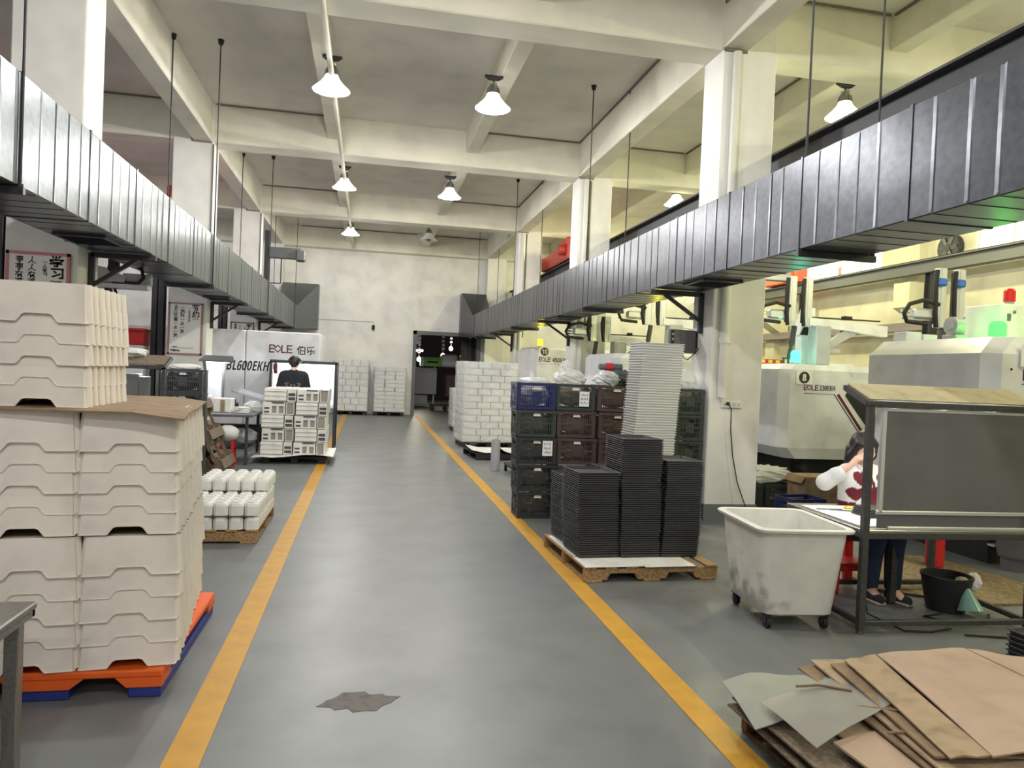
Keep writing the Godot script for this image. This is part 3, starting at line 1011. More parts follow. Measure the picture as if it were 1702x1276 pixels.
	for i in 9:
		var row = []
		for j in 9:
			var x = lerpf(-1.78, -0.845, j / 8.0); var z = lerpf(-5.05, -3.7, i / 8.0)
			x += (z + 3.7) * 0.13 * j / 8.0
			row.append(v3(x, 1.386 + (-0.012 * max(0.0, j - 6.0) + (0.004 * sin(i * 1.3) if j > 6 else 0.0)) + (-0.01 if i == 8 else 0.0), z))
		g.append(row)
	b.sheet(g, 0.009)
	var sh = obj("cardboard_sheet", b, M.card_dark)
	tag(sh, "brown cardboard slip sheet under the topmost white trays", "cardboard sheet")
	# orange and blue plastic pallet
	var t = thing("plastic_pallet", "orange plastic pallet on blue runners under the tall white tray stacks", "pallet")
	b = MB.new()
	b.span(v3(-2.05, 0.1, -5.0), v3(-0.92, 0.137, -3.76), 0.008)
	for x in [-2.0, -1.42, -0.96]:
		pass
	for q in [[-2.05, -1.85], [-1.57, -1.33], [-1.08, -0.92]]:
		b.prism(PackedVector2Array([Vector2(q[0] - (0.05 if q[0] > -2 else 0.0), 0.102), Vector2(q[0], 0.055), Vector2(q[1], 0.055), Vector2(q[1] + (0.06 if q[1] < -1 else 0.0), 0.102)]), 0.17, Transform3D(Basis(), v3(0, 0, -3.93)))
		b.span(v3(q[0], 0.055, -5.0), v3(q[1], 0.102, -4.83), 0.005)
	obj("deck", b, M.orange, t)
	b = MB.new()
	for q in [[-2.05, -1.85], [-1.57, -1.33], [-1.08, -0.92]]:
		b.span(v3(q[0] + 0.006, 0, -4.99), v3(q[1] - 0.006, 0.055, -3.77), 0.006)
	obj("runners", b, M.blue, t)

# ---------------------------------------------------------------- wooden pallet
# origin at the centre of its foot, w across x, d across z, made of boards that are parts
func wood_pallet(called: String, label: String, at: Vector3, turn: float, w: float, d: float, m: Material, notch := true, rot := Basis()) -> Node3D:
	var t = thing(called, label, "pallet", at)
	t.basis = Basis(Vector3.UP, turn) * rot
	for k in 3:
		var z = (-0.5 + 0.5 * k) * (d - 0.06)
		var b = MB.new()
		if notch:
			var pg = PackedVector2Array([Vector2(-w / 2, 0.018), Vector2(-w / 2 + 0.19, 0.018), Vector2(-w / 2 + 0.22, 0.07), Vector2(-0.15, 0.07), Vector2(-0.12, 0.018), Vector2(0.12, 0.018), Vector2(0.15, 0.07), Vector2(w / 2 - 0.22, 0.07), Vector2(w / 2 - 0.19, 0.018), Vector2(w / 2, 0.018), Vector2(w / 2, 0.105), Vector2(-w / 2, 0.105)])
			b.prism(pg, 0.045, Transform3D(Basis(), v3(0, 0, z - 0.022)))
		else:
			b.box(v3(0, 0.061, z), v3(w, 0.087, 0.045), 0.004)
		obj("stringer", b, m, t)
	var n = 7
	for k in n:
		var x = -w / 2 + 0.05 + (w - 0.1) * k / (n - 1)
		var b = MB.new()
		b.box(v3(x, 0.114, 0), v3(0.1, 0.018, d), 0.003)
		obj("deck_board", b, m, t)
	for k in 3:
		var x = (-0.5 + 0.5 * k) * (w - 0.16)
		var b = MB.new()
		b.box(v3(x, 0.009, 0), v3(0.14, 0.018, d), 0.003)
		obj("base_board", b, m, t)
	return t

# ---------------------------------------------------------------- slotted crate, origin at the centre of its foot
var crates = {}
func crate_meshes() -> void:
	var W = 0.46; var D = 0.34; var H = 0.3
	var b = MB.new()
	b.span(v3(-W / 2 + 0.01, 0.004, -D / 2 + 0.01), v3(W / 2 - 0.01, 0.012, D / 2 - 0.01))
	for side in 4:
		var L: float = W if side % 2 == 0 else D
		var off: float = (D if side % 2 == 0 else W) / 2
		var ba = Basis(Vector3.UP, PI / 2 * side)
		var put = func(x0: float, x1: float, y0: float, y1: float, o: float, th: float) -> void:
			b.box(ba * v3((x0 + x1) / 2, (y0 + y1) / 2, off - th / 2 + o), Vector3(x1 - x0, y1 - y0, th), 0.0, ba)
		var h = L / 2
		put.call(-h, h, H - 0.034, H, 0.006, 0.014)
		put.call(-h, h, H - 0.05, H - 0.044, 0.004, 0.008)
		put.call(-h, h, 0.0, 0.034, 0.0, 0.01)
		put.call(-h, -h + 0.045, 0.034, H - 0.034, 0.0, 0.006)
		put.call(h - 0.045, h, 0.034, H - 0.034, 0.0, 0.006)
		put.call(-h + 0.045, h - 0.045, 0.145, 0.165, 0.002, 0.008)
		put.call(-h + 0.045, h - 0.045, 0.09, 0.098, 0.0, 0.006)
		put.call(-h + 0.045, h - 0.045, 0.205, 0.213, 0.0, 0.006)
		put.call(-0.055, 0.055, 0.1, 0.2, 0.004, 0.008)
		var n: int = 17 if side % 2 == 0 else 12
		for k in n:
			var x = -h + 0.045 + (L - 0.09) * (k + 0.5) / n
			put.call(x - 0.0045, x + 0.0045, 0.034, H - 0.044 if abs(x) > 0.05 else 0.21, -0.001, 0.005)
	crates.body = b.mesh()
	b = MB.new()
	b.blob(v3(0, 0.16, 0), v3(0.19, 0.12, 0.13), 0.25, 3, 8, 12)
	crates.filling = b.mesh()
	b = MB.new()
	b.prism(PackedVector2Array([Vector2(-0.045, 0.235), Vector2(0.045, 0.235), Vector2(0.036, 0.262), Vector2(-0.036, 0.262)]), 0.003, Transform3D(Basis(), v3(0, 0, D / 2 + 0.001)))
	crates.tab = b.mesh()

func crate(label: String, at: Vector3, m: Material, turn := 0.0, filling: Material = null, group := "slotted plastic crates") -> Node3D:
	if crates.is_empty(): crate_meshes()
	var t = thing("slotted_crate", label, "crate", at, turn, group)
	obj("crate_body", crates.body, m, t)
	if filling: obj("contents", crates.filling, filling, t)
	obj("handle_slot", crates.tab, M.white_c if filling else M.crate_dark, t)
	return t

# ---------------------------------------------------------------- a work bench under a light hood: origin on the floor at its front left post, running +x and -z
func light_bench(called: String, label: String, at: Vector3, turn: float, L: float, D: float, top: float, hood_y: float, board: bool, parts := {}) -> Node3D:
	var t = thing(called, label, "work bench", at, turn)
	var w = 0.045
	for p in [[0, 0, hood_y], [L, 0, hood_y], [0, -D, top], [L, -D, top]]:
		var b = MB.new()
		b.box(v3(p[0], p[2] / 2 + 0.012, p[1]), v3(w, p[2] - 0.024, w), 0.003)
		b.cyl(v3(p[0], 0, p[1]), v3(p[0], 0.03, p[1]), 0.026, 0.02, 10)
		obj("post", b, M.frame, t)
	var b = MB.new()
	for y in [0.07, top - 0.03]:
		b.box(v3(L / 2, y, 0), v3(L, w * 0.8, w * 0.8), 0.003); b.box(v3(L / 2, y, -D), v3(L, w * 0.8, w * 0.8), 0.003)
		b.box(v3(0, y, -D / 2), v3(w * 0.8, w * 0.8, D), 0.003); b.box(v3(L, y, -D / 2), v3(w * 0.8, w * 0.8, D), 0.003)
	obj("rails", b, M.frame, t)
	b = MB.new()
	b.box(v3(L / 2, top, -D / 2), v3(L + 0.04, 0.025, D + 0.04), 0.004)
	obj("table_top", b, parts.get("top", M.inox), t)
	# hood: front bar, side bars up to the back bar, sheet
	b = MB.new()
	var hy: float = hood_y + 0.1; var hz = -0.27
	b.box(v3(L / 2, hood_y, 0), v3(L + w, w, w), 0.003)
	b.box(v3(L / 2, hy, hz), v3(L + w, w * 0.8, w * 0.8), 0.003)
	for x in [0.0, L]:
		b.bar(v3(x, hood_y, 0), v3(x, hy, hz), w, w, 0.003)
	obj("hood_frame", b, M.frame, t)
	b = MB.new()
	b.bar(v3(L / 2, hood_y + 0.03, -0.01), v3(L / 2, hy + 0.03, hz), L, 0.008)
	obj("hood_sheet", b, parts.get("hood", M.tan), t)
	if board:
		b = MB.new()
		b.span(v3(0.12, top + 0.13, -0.02), v3(L - 0.02, hood_y - 0.035, 0.0), 0.003)
		obj("back_board", b, M.board, t)
		b = MB.new()
		b.span(v3(0.1, top + 0.02, -0.03), v3(L - 0.02, top + 0.115, -0.012), 0.003)
		obj("lower_board", b, M.grey_d, t)
		b = MB.new()
		b.span(v3(0.16, top + 0.013, -0.012), v3(L - 0.03, top + 0.035, 0.012), 0.003)
		obj("front_lip", b, M.alu, t)
		b = MB.new()
		b.span(v3(0.085, hood_y - 0.045, -0.024), v3(L, hood_y - 0.024, 0.006), 0.003)
		b.span(v3(0.09, top + 0.12, -0.024), v3(0.12, hood_y - 0.03, 0.006), 0.003)
		b.span(v3(0.085, top + 0.115, -0.024), v3(L, top + 0.14, 0.006), 0.003)
		obj("board_trim", b, M.alu, t)
	# tube lamp under the hood
	b = MB.new()
	b.box(v3(L / 2, hood_y + 0.03, -0.15), v3(L * 0.8, 0.03, 0.06), 0.004)
	obj("lamp_housing", b, M.white_m, t)
	b = MB.new()
	b.cyl(v3(L * 0.12, hood_y + 0.0, -0.15), v3(L * 0.88, hood_y + 0.0, -0.15), 0.014)
	obj("tube_lamp", b, glow(Color(0.95, 0.98, 1.0), 7.0), t)
	for k in 3:
		omni(t, "lamp_light", v3(L * (0.2 + 0.3 * k), hood_y - 0.03, -0.15), Color(0.95, 0.98, 1.0), parts.get("light", 0.9), 0.05)
	return t

# ---------------------------------------------------------------- left side
func poster(q: int, big: String, small: Array, sub: String) -> void:
	var zf = -7.93 - BAY * q
	var t = thing("poster", "framed white notice with %s characters on the %s left column" % [["pink-edged", "grey-pink-edged", "dark-edged"][q], nth(q + 1)], "poster", v3(-3.48, 1.7, zf))
	var W = 0.57; var H = 0.92
	var b = MB.new()
	b.span(v3(0, 0, 0), v3(W, H, 0.012))
	obj("sheet", b, M.paper, t)
	b = MB.new()
	for s in [[0, 0, W, 0.03], [0, H - 0.03, W, H], [0, 0, 0.03, H], [W - 0.03, 0, W, H]]:
		b.span(v3(s[0], s[1], 0), v3(s[2], s[3], 0.016))
	obj("border", b, [M.pink, mat(rgb(170, 130, 134), 0.6), M.grey_d][q], t)
	b = MB.new()
	for i in big.length():
		strokes(b, big[i], v3(0.395, 0.79 - 0.125 * i, 0.013), 0.11, 0.017)
	for c in small.size():
		var s: String = small[c]
		var sz = 0.062 if c > 0 else 0.034
		for i in s.length():
			strokes(b, s[i], v3([0.33, 0.2, 0.09][c], 0.81 - (sz * 1.15) * i, 0.013), sz, 0.008 if c > 0 else 0.005)
	b.box(v3(0.12, 0.14, 0.013), v3(0.08, 0.01, 0.002)); b.box(v3(0.24, 0.12, 0.013), v3(0.38, 0.005, 0.002))
	for i in 4:
		strokes(b, "质量安全"[i], v3(0.05 + 0.04 * i, 0.055, 0.013), 0.036, 0.006)
	var wm = words(sub, v3(0.4, 0.79 - 0.125 * (big.length() - 1) - 0.04, 0.012), 0.1, 0.026, true)
	b.v.append_array(wm.v); b.n.append_array(wm.n); b.c.append_array(wm.c)
	obj("lettering", b, M.ink, t)

func left_side() -> void:
	poster(0, "学习", ["一人学习", "人人有改善", "事事有改善"], "Study")
	poster(1, "节约", ["一人节约有生产", "一滴料一点一滴", "活力质量一点一滴"], "Saving")
	poster(2, "安全", ["一人安全", "人人有安全", "事事有安全"], "Safety")
	# stainless table, near left corner
	var t = thing("steel_table", "stainless steel table corner beside the orange pallet, nearest the camera", "table", v3(-1.2, 0, -3.06))
	var b = MB.new()
	b.span(v3(-1.4, 0.672, 0), v3(0, 0.7, 1.3), 0.006)
	b.span(v3(-1.39, 0.645, 0.005), v3(-0.005, 0.675, 0.03), 0.003); b.span(v3(-0.03, 0.645, 0.005), v3(-0.005, 0.675, 1.29), 0.003)
	obj("table_top", b, M.inox, t)
	for p in [[-0.055, 0.055], [-1.34, 0.055], [-0.055, 1.24], [-1.34, 1.24]]:
		b = MB.new()
		b.box(v3(p[0], 0.335, p[1]), v3(0.05, 0.67, 0.05), 0.004)
		obj("leg", b, M.inox, t)
	# pallet of white cups
	wood_pallet("wooden_pallet", "pale wooden pallet under the rows of small white tubs", v3(-1.5, 0, -7.47), 0.0, 1.16, 1.2, M.wood, false)
	cups()
	# leaning pallets
	var lean = wood_pallet("wooden_pallet", "grey-brown wooden pallet leaning on its end behind the tubs, front one of two", v3(-2.03, 0.03, -11.15), 0.0, 1.05, 0.9, M.wood_grey, true, Basis(Vector3.BACK, deg_to_rad(113)))
	lean.position = v3(-2.12, 0.58, -11.3)
	var lean2 = wood_pallet("wooden_pallet", "dark brown wooden pallet leaning on its end behind the tubs, rear one of two", v3(-2.2, 0.56, -11.3), 0.0, 1.05, 0.9, M.wood_dark, true, Basis(Vector3.BACK, deg_to_rad(113)))
	lean2.position = v3(-2.29, 0.57, -11.3)
	left_bench()
	# hood bench with crates behind
	light_bench("light_bench", "dark framed light bench with a brown hood behind the white tray stack", v3(-3.46, 0, -8.7), 0.0, 1.24, 0.8, 0.75, 1.53, false, {"hood": M.wood_grey, "light": 0.12, "top": M.grey_d})
	b = MB.new()
	b.span(v3(-3.25, 0.775, -8.95), v3(-2.5, 1.45, -8.82), 0.01)
	b.span(v3(-2.5, 0.775, -8.97), v3(-2.42, 1.42, -8.8), 0.008)
	tag(obj("display_board", b, M.grey_d), "grey flat panel standing under the brown hood of the light bench", "panel")
	b = MB.new()
	b.blob(v3(-2.62, 1.68, -8.95), v3(0.17, 0.06, 0.14), 0.3, 4, 8, 12)
	tag(obj("plastic_bag", b, M.cloth_white), "crumpled white plastic bag on the brown hood", "bag")
	for k in 5:
		crate("black slotted crate behind the light bench, %s from the floor" % nth(k + 1), v3(-2.27, 0.3 * k, -9.95), M.crate_dark, 0.0, M.crate_green, "black crates behind the light bench")
	b = MB.new()
	b.blob(v3(-2.28, 1.53, -9.95), v3(0.2, 0.045, 0.15), 0.2, 9, 8, 14)
	tag(obj("plastic_bag", b, M.cloth_white), "white plastic film over the top black crate by the light bench", "bag")
	for x in [-2.55, -1.99]:
		b = MB.new()
		b.bar(v3(x, 0, -9.72), v3(x, 1.48, -9.72), 0.035, 0.035, 0.003)
		b.bar(v3(x, 1.48, -9.72), v3(x - 0.06, 1.62, -9.9), 0.035, 0.035, 0.003)
		tag(obj("steel_post", b, M.frame), "thin grey steel post at the %s of the black crates by the bench" % ["left edge", "right edge"][0 if x < -2.2 else 1], "post")
	# the big machine with the maker's name
	machine_600()
	# red cabinet and robot in the left bay
	t = thing("moulding_machine", "white machine with a broad red band in the left bay behind the steel posts", "machine")
	b = MB.new()
	b.span(v3(-9.0, 0.3, -15.3), v3(-3.9, 1.84, -13.9), 0.03)
	obj("machine_body", b, M.white_m, t)
	b = MB.new()
	b.span(v3(-9.0, 1.84, -15.2), v3(-3.9, 2.12, -13.9), 0.02); b.span(v3(-9.0, 2.08, -15.25), v3(-3.88, 2.13, -13.86), 0.01)
	obj("red_guard", b, M.red, t)
	b = MB.new()
	b.span(v3(-8.9, 0, -15.2), v3(-4.0, 0.3, -14.0))
	obj("machine_base", b, M.black, t)
	robot_left()

func cups() -> void:
	var pr = []
	var b = MB.new()
	# eight-sided tub, upside down: straight wall, shoulder, domed foot
	var ring = func(r: float, y: float) -> Array:
		var o = []
		var c = r * 0.6
		for p in [[r, c], [c, r], [-c, r], [-r, c], [-r, -c], [-c, -r], [c, -r], [r, -c]]:
			o.append(v3(p[0], y, -p[1]))
		return o
	var rs = [ring.call(0.062, 0.0), ring.call(0.062, 0.085), ring.call(0.052, 0.108), ring.call(0.034, 0.12)]
	for k in rs.size() - 1:
		for i in 8:
			var j = (i + 1) % 8
			b.quad(rs[k][i], rs[k][j], rs[k + 1][j], rs[k + 1][i])
	for i in range(1, 7):
		b.tri(rs[3][0], rs[3][i], rs[3][i + 1])
		b.tri(rs[0][0], rs[0][i + 1], rs[0][i])
	var body = b.mesh()
	b = MB.new()
	b.lathe(PackedVector2Array([Vector2(0.044, 0.112), Vector2(0.044, 0.124), Vector2(0.036, 0.124), Vector2(0.036, 0.114)]), 8)
	var foot = b.mesh()
	var proto: Node3D = null
	for layer in 3:
		var y: float = [0.123, 0.249, 0.375][layer]
		var z0: float = [-6.95, -6.95, -7.55][layer]
		var rows: int = [9, 9, 5][layer]
		for r in rows:
			for c in 5:
				if layer == 0 and r > 0 and c > 0: continue
				if layer == 1 and r > 5 and c > 0: continue
				var lab = "small white tub, %s layer, %s from the right, %s row from the front" % [["bottom", "middle", "top"][layer], nth(c + 1), nth(r + 1)]
				var at = v3(-0.98 - 0.133 * c, y, z0 - 0.127 * r)
				if proto == null:
					proto = thing("plastic_tub", lab, "tub", at, 0.0, "white tubs on the wooden pallet")
					obj("tub_body", body, M.white_c, proto)
					obj("foot_ring", foot, M.white_c, proto)
				else:
					dup(proto, at, 0.0, lab)
	for k in 2:
		b = MB.new()
		b.box(v3(-1.3, [0.2455, 0.3715][k], [-7.47, -7.78][k]), v3(0.7, 0.003, [1.18, 0.62][k]))
		tag(obj("slip_sheet", b, M.grey_d), "thin dark sheet between the %s layers of white tubs" % ["bottom and middle", "middle and top"][k], "sheet")

func left_bench() -> void:
	var t = thing("work_table", "dark work table with parts on it left of the stacked white cabinets", "table", v3(-2.55, 0, -12.55))
	var b = MB.new()
	b.span(v3(-0.6, 0.76, -0.75), v3(0.82, 0.8, 0.6), 0.01)
	obj("table_top", b, M.grey_d, t)
	for p in [[-0.55, -0.7], [0.72, -0.7], [-0.55, 0.5], [0.72, 0.5]]:
		b = MB.new()
		b.box(v3(p[0], 0.38, p[1]), v3(0.045, 0.76, 0.045), 0.003)
		obj("leg", b, M.frame, t)
	b = MB.new()
	b.span(v3(-0.55, 0.25, -0.7), v3(0.72, 0.27, 0.5))
	obj("under_shelf", b, M.black, t)
	# hood with a white light panel standing at its back
	t = thing("inspection_board", "white lit inspection panel under a small grey hood beside the notice", "light panel")
	b = MB.new()
	b.span(v3(-2.72, 0.8, -13.14), v3(-2.42, 1.62, -13.1), 0.005)
	obj("panel", b, M.white_m, t)
	b = MB.new()
	b.hexa([v3(-2.72, 1.6, -12.75), v3(-2.17, 1.6, -12.75), v3(-2.27, 1.68, -13.2), v3(-2.72, 1.68, -13.2), v3(-2.72, 1.63, -12.75), v3(-2.17, 1.63, -12.75), v3(-2.27, 1.71, -13.2), v3(-2.72, 1.71, -13.2)])
	b.bar(v3(-2.39, 0.8, -13.1), v3(-2.39, 1.62, -13.1), 0.03, 0.03)
	obj("hood", b, M.grey_d, t)
	b = MB.new()
	b.span(v3(-2.68, 1.585, -13.0), v3(-2.3, 1.6, -12.95))
	obj("tube_lamp", b, glow(Color(0.96, 0.98, 1.0), 6.0), t)
	omni(t, "lamp_light", v3(-2.5, 1.54, -12.95), Color(0.96, 0.98, 1.0), 0.3, 0.05)
	for q in [[-2.62, 0.95, "left"], [-2.28, 0.92, "right"]]:
		b = MB.new()
		b.span(v3(q[0] - 0.15, 0.8, -12.7), v3(q[0] + 0.15, q[1] + 0.1, -12.4), 0.008)
		var o = thing("carton", "white carton on the dark work table, the %s one of two" % q[2], "carton")
		obj("box", b, M.white_c, o)
		b = MB.new()
		b.span(v3(q[0] - 0.02, 0.81, -12.399), v3(q[0] + 0.05, q[1] + 0.08, -12.396))
		obj("label", b, M.card, o)
	for k in 4:
		b = MB.new()
		b.box(v3(-2.0 + 0.015 * k, 0.813 + 0.024 * k, -12.35), v3(0.3 - 0.04 * k, 0.022, 0.2), 0.006, Basis(Vector3.UP, 0.2 * k))
		tag(obj("white_part", b, M.white_c), "flat white moulded part on the dark work table, %s from the table top" % nth(k + 1), "part", "flat white parts on the work table")
	b = MB.new()
	b.blob(v3(-1.85, 0.88, -12.8), v3(0.16, 0.1, 0.13), 0.4, 6, 8, 12)
	tag(obj("plastic_bag", b, M.bag), "clear crumpled plastic bag of parts on the dark work table", "bag")
	b = MB.new()
	b.box(v3(-2.17, 0.87, -12.85), v3(0.14, 0.14, 0.14), 0.02); b.cyl(v3(-2.17, 0.94, -12.85), v3(-2.17, 0.99, -12.85), 0.03)
	tag(obj("power_tool", b, M.black), "small black tool on the dark work table behind the white parts", "tool")
	b = MB.new()
	b.bar(v3(-2.3, 1.12, -13.4), v3(-1.45, 0.92, -12.95), 0.06, 0.05, 0.008)
	b.bar(v3(-2.3, 1.17, -13.45), v3(-1.45, 0.97, -13.0), 0.02, 0.04, 0.004)
	tag(obj("conveyor_rail", b, M.alu), "grey aluminium chute rail sloping down behind the dark work table", "chute")
	# stool with a wrapped seat
	t = thing("stool", "red legged stool with a white wrapped seat beside the leaning pallets", "stool", v3(-2.1, 0, -12.0))
	b = MB.new()
	b.blob(v3(0, 0.5, 0), v3(0.17, 0.13, 0.17), 0.14, 2, 10, 16)
	obj("seat", b, M.cloth_white, t)
	for k in 4:
		b = MB.new()
		var a = TAU * (k + 0.5) / 4
		b.bar(v3(cos(a) * 0.11, 0.44, sin(a) * 0.11), v3(cos(a) * 0.16, 0.0, sin(a) * 0.16), 0.035, 0.035, 0.004)
		obj("leg", b, M.red, t)
	b = MB.new()
	b.blob(v3(-1.95, 0.41, -12.6), v3(0.2, 0.13, 0.2), 0.3, 11, 8, 12)
	tag(obj("parts_bag", b, M.bag), "clear bag of parts on the shelf below the dark work table", "bag")

func machine_600() -> void:
	var t = thing("moulding_machine", "large white moulding machine lettered BL600EKH behind the standing worker", "machine")
	var b = MB.new()
	b.span(v3(-9.5, 0.35, -17.4), v3(-2.44, 2.26, -15.5), 0.02)
	obj("guard_panel", b, M.white_m, t)
	b = MB.new()
	b.span(v3(-2.43, 0.35, -17.4), v3(-0.98, 2.26, -15.5), 0.02)
	obj("guard_panel", b, M.white_m, t)
	b = MB.new()
	b.span(v3(-9.4, 0, -17.3), v3(-1.1, 0.35, -15.6))
	obj("machine_base", b, M.black, t)
	b = MB.new()
	maker_mark(b, v3(-1.97, 1.84, -15.498), 0.46, 0.14)
	obj("maker_mark", b, M.maroon, t)
	b = MB.new()
	strokes(b, "伯", v3(-1.43, 1.82, -15.498), 0.155, 0.018)
	strokes(b, "乐", v3(-1.24, 1.82, -15.498), 0.155, 0.018)
	obj("maker_name", b, M.ink, t)
	obj("model_name", words("BL600EKH", v3(-2.79, 1.44, -15.5), 0.8, 0.2, true, 0.18), M.ink, t)

func robot_left() -> void:
	var t = thing("take_out_robot", "grey take-out robot arm with black hoses above the nearest white trays", "robot arm", v3(-3.02, 2.56, -9.6))
	var b = MB.new()
	b.prism(PackedVector2Array([Vector2(-0.33, -0.05), Vector2(0.1, -0.05), Vector2(0.12, 0.02), Vector2(-0.1, 0.12), Vector2(-0.33, 0.16)]), 0.14, Transform3D(Basis(), v3(0.03, 0.0, 0)))
	b.span(v3(0.1, -0.07, 0.02), v3(0.42, 0.07, 0.1), 0.01)
	obj("cross_arm", b, M.grey_m, t)
	b = MB.new()
	b.span(v3(-0.3, -0.12, -0.02), v3(0.4, -0.06, 0.14), 0.006)
	obj("guide_rail", b, M.alu, t)
	b = MB.new()
	b.span(v3(-0.06, 0.1, 0.02), v3(0.05, 0.26, 0.12), 0.012); b.cyl(v3(0, 0.12, 0.12), v3(0, 0.12, 0.16), 0.05)
	obj("slide_motor", b, M.black, t)
	b = MB.new()
	b.tube([v3(0.02, 0.24, 0.1), v3(0.2, 0.2, 0.12), v3(0.32, 0.12, 0.12), v3(0.34, 0.02, 0.12), v3(0.28, -0.05, 0.12), v3(0.0, -0.05, 0.12)], 0.022, 8)
	b.tube([v3(0.02, -0.12, 0.1), v3(0.06, -0.24, 0.12), v3(0.0, -0.28, 0.12), v3(-0.03, -0.2, 0.12)], 0.018, 8)
	obj("hose", b, M.rubber, t)
	b = MB.new()
	b.bar(v3(-0.06, -0.1, 0.06), v3(-0.06, -0.26, 0.06), 0.08, 0.06, 0.006)
	b.bar(v3(-0.06, -0.26, 0.06), v3(-0.02, -0.46, 0.06), 0.05, 0.05, 0.006)
	b.bar(v3(-0.1, -0.46, 0.06), v3(0.06, -0.46, 0.06), 0.03, 0.03, 0.004)
	b.bar(v3(0.03, -0.52, 0.06), v3(0.03, -0.38, 0.06), 0.02, 0.02)
	obj("gripper", b, M.steel_dark, t)
	b = MB.new()
	b.span(v3(-0.34, -1.6, -0.06), v3(-0.22, -0.06, 0.06), 0.01)
	b.span(v3(-0.6, -0.42, -0.1), v3(-0.2, -0.34, 0.1), 0.01)
	b.span(v3(-0.4, -2.56, -0.14), v3(-0.16, -1.6, 0.14), 0.01)
	obj("pedestal", b, M.grey_m, t)

# ---------------------------------------------------------------- far end: wrapped pallets, doorway
func wrapped_stack(label: String, at: Vector3, w: float, d: float, layers: int, lh: float, cols: int, m: Material, seed_: int, turn := 0.0, jumble := 0.0) -> void:
	var r = RandomNumberGenerator.new()
	r.seed = seed_
	var ba = Basis(Vector3.UP, turn)
	var proto = {}
	for k in layers:
		var n = cols if k % 2 == 0 else cols + (1 if jumble == 0.0 else 0)
		var x = -w / 2
		for c in n:
			var bw = w / n
			var key = "%d" % n
			var lab = "white carton, %s layer up, %s from the left, %s" % [nth(k + 1), nth(c + 1), label]
			var p = at + ba * v3(x + bw / 2 + r.randf_range(-jumble, jumble), 0.13 + lh * k, r.randf_range(-0.006, 0.006) - jumble * r.randf())
			x += bw
			if not proto.has(key):
				var b = MB.new()
				b.box(v3(0, lh / 2, 0), v3(bw - 0.012, lh - 0.006, d), 0.006)
				var t = thing("carton", lab, "carton", p, turn, "cartons of the " + label)
				obj("box", b, m, t)
				b = MB.new()
				b.box(v3(0, lh * 0.5, d / 2 + 0.0005), v3(bw * 0.3, lh * 0.3, 0.002))
				obj("label", b, M.paper, t)
				proto[key] = t
			else:
				dup(proto[key], p, turn, lab)
	var H = layers * lh
	# stretch film round the load
	var g = []
	var fn = FastNoiseLite.new()
	fn.seed = seed_; fn.frequency = 2.6
	var N = 64
	for i in 25:
		var row = []
		for j in N + 1:
			var u = float(j % N) / N * 4.0
			var f = u - floor(u)
			var p: Vector3
			if u < 1: p = v3(lerpf(-0.5, 0.5, f), 0, 0.5)
			elif u < 2: p = v3(0.5, 0, lerpf(0.5, -0.5, f))
			elif u < 3: p = v3(lerpf(0.5, -0.5, f), 0, -0.5)
			else: p = v3(-0.5, 0, lerpf(-0.5, 0.5, f))
			var q = v3(p.x * (w + 0.03), 0.12 + (H + 0.02) * i / 24.0, p.z * (d + 0.03))
			var o = v3(p.x, 0, p.z).normalized() * (0.014 + 0.02 * fn.get_noise_3d(q.x * 2, q.y * 3, q.z * 2))
			row.append(at + ba * (q + o))
		g.append(row)
	g.reverse()
	var b = MB.new()
	b.sheet(g, 0.0, false)
	tag(obj("stretch_film", b, M.film), "clear shiny stretch film wrapped round the %s" % label, "film")
	var pt = thing("pallet", "black pallet under the %s" % label, "pallet", at, turn)
	b = MB.new()
	b.box(v3(0, 0.115, 0), v3(w, 0.02, d), 0.004)
	for x2 in [-0.42, 0.0, 0.42]:
		b.box(v3(x2 * w, 0.05, 0), v3(0.12, 0.1, d), 0.004)
	obj("deck", b, M.black, pt)

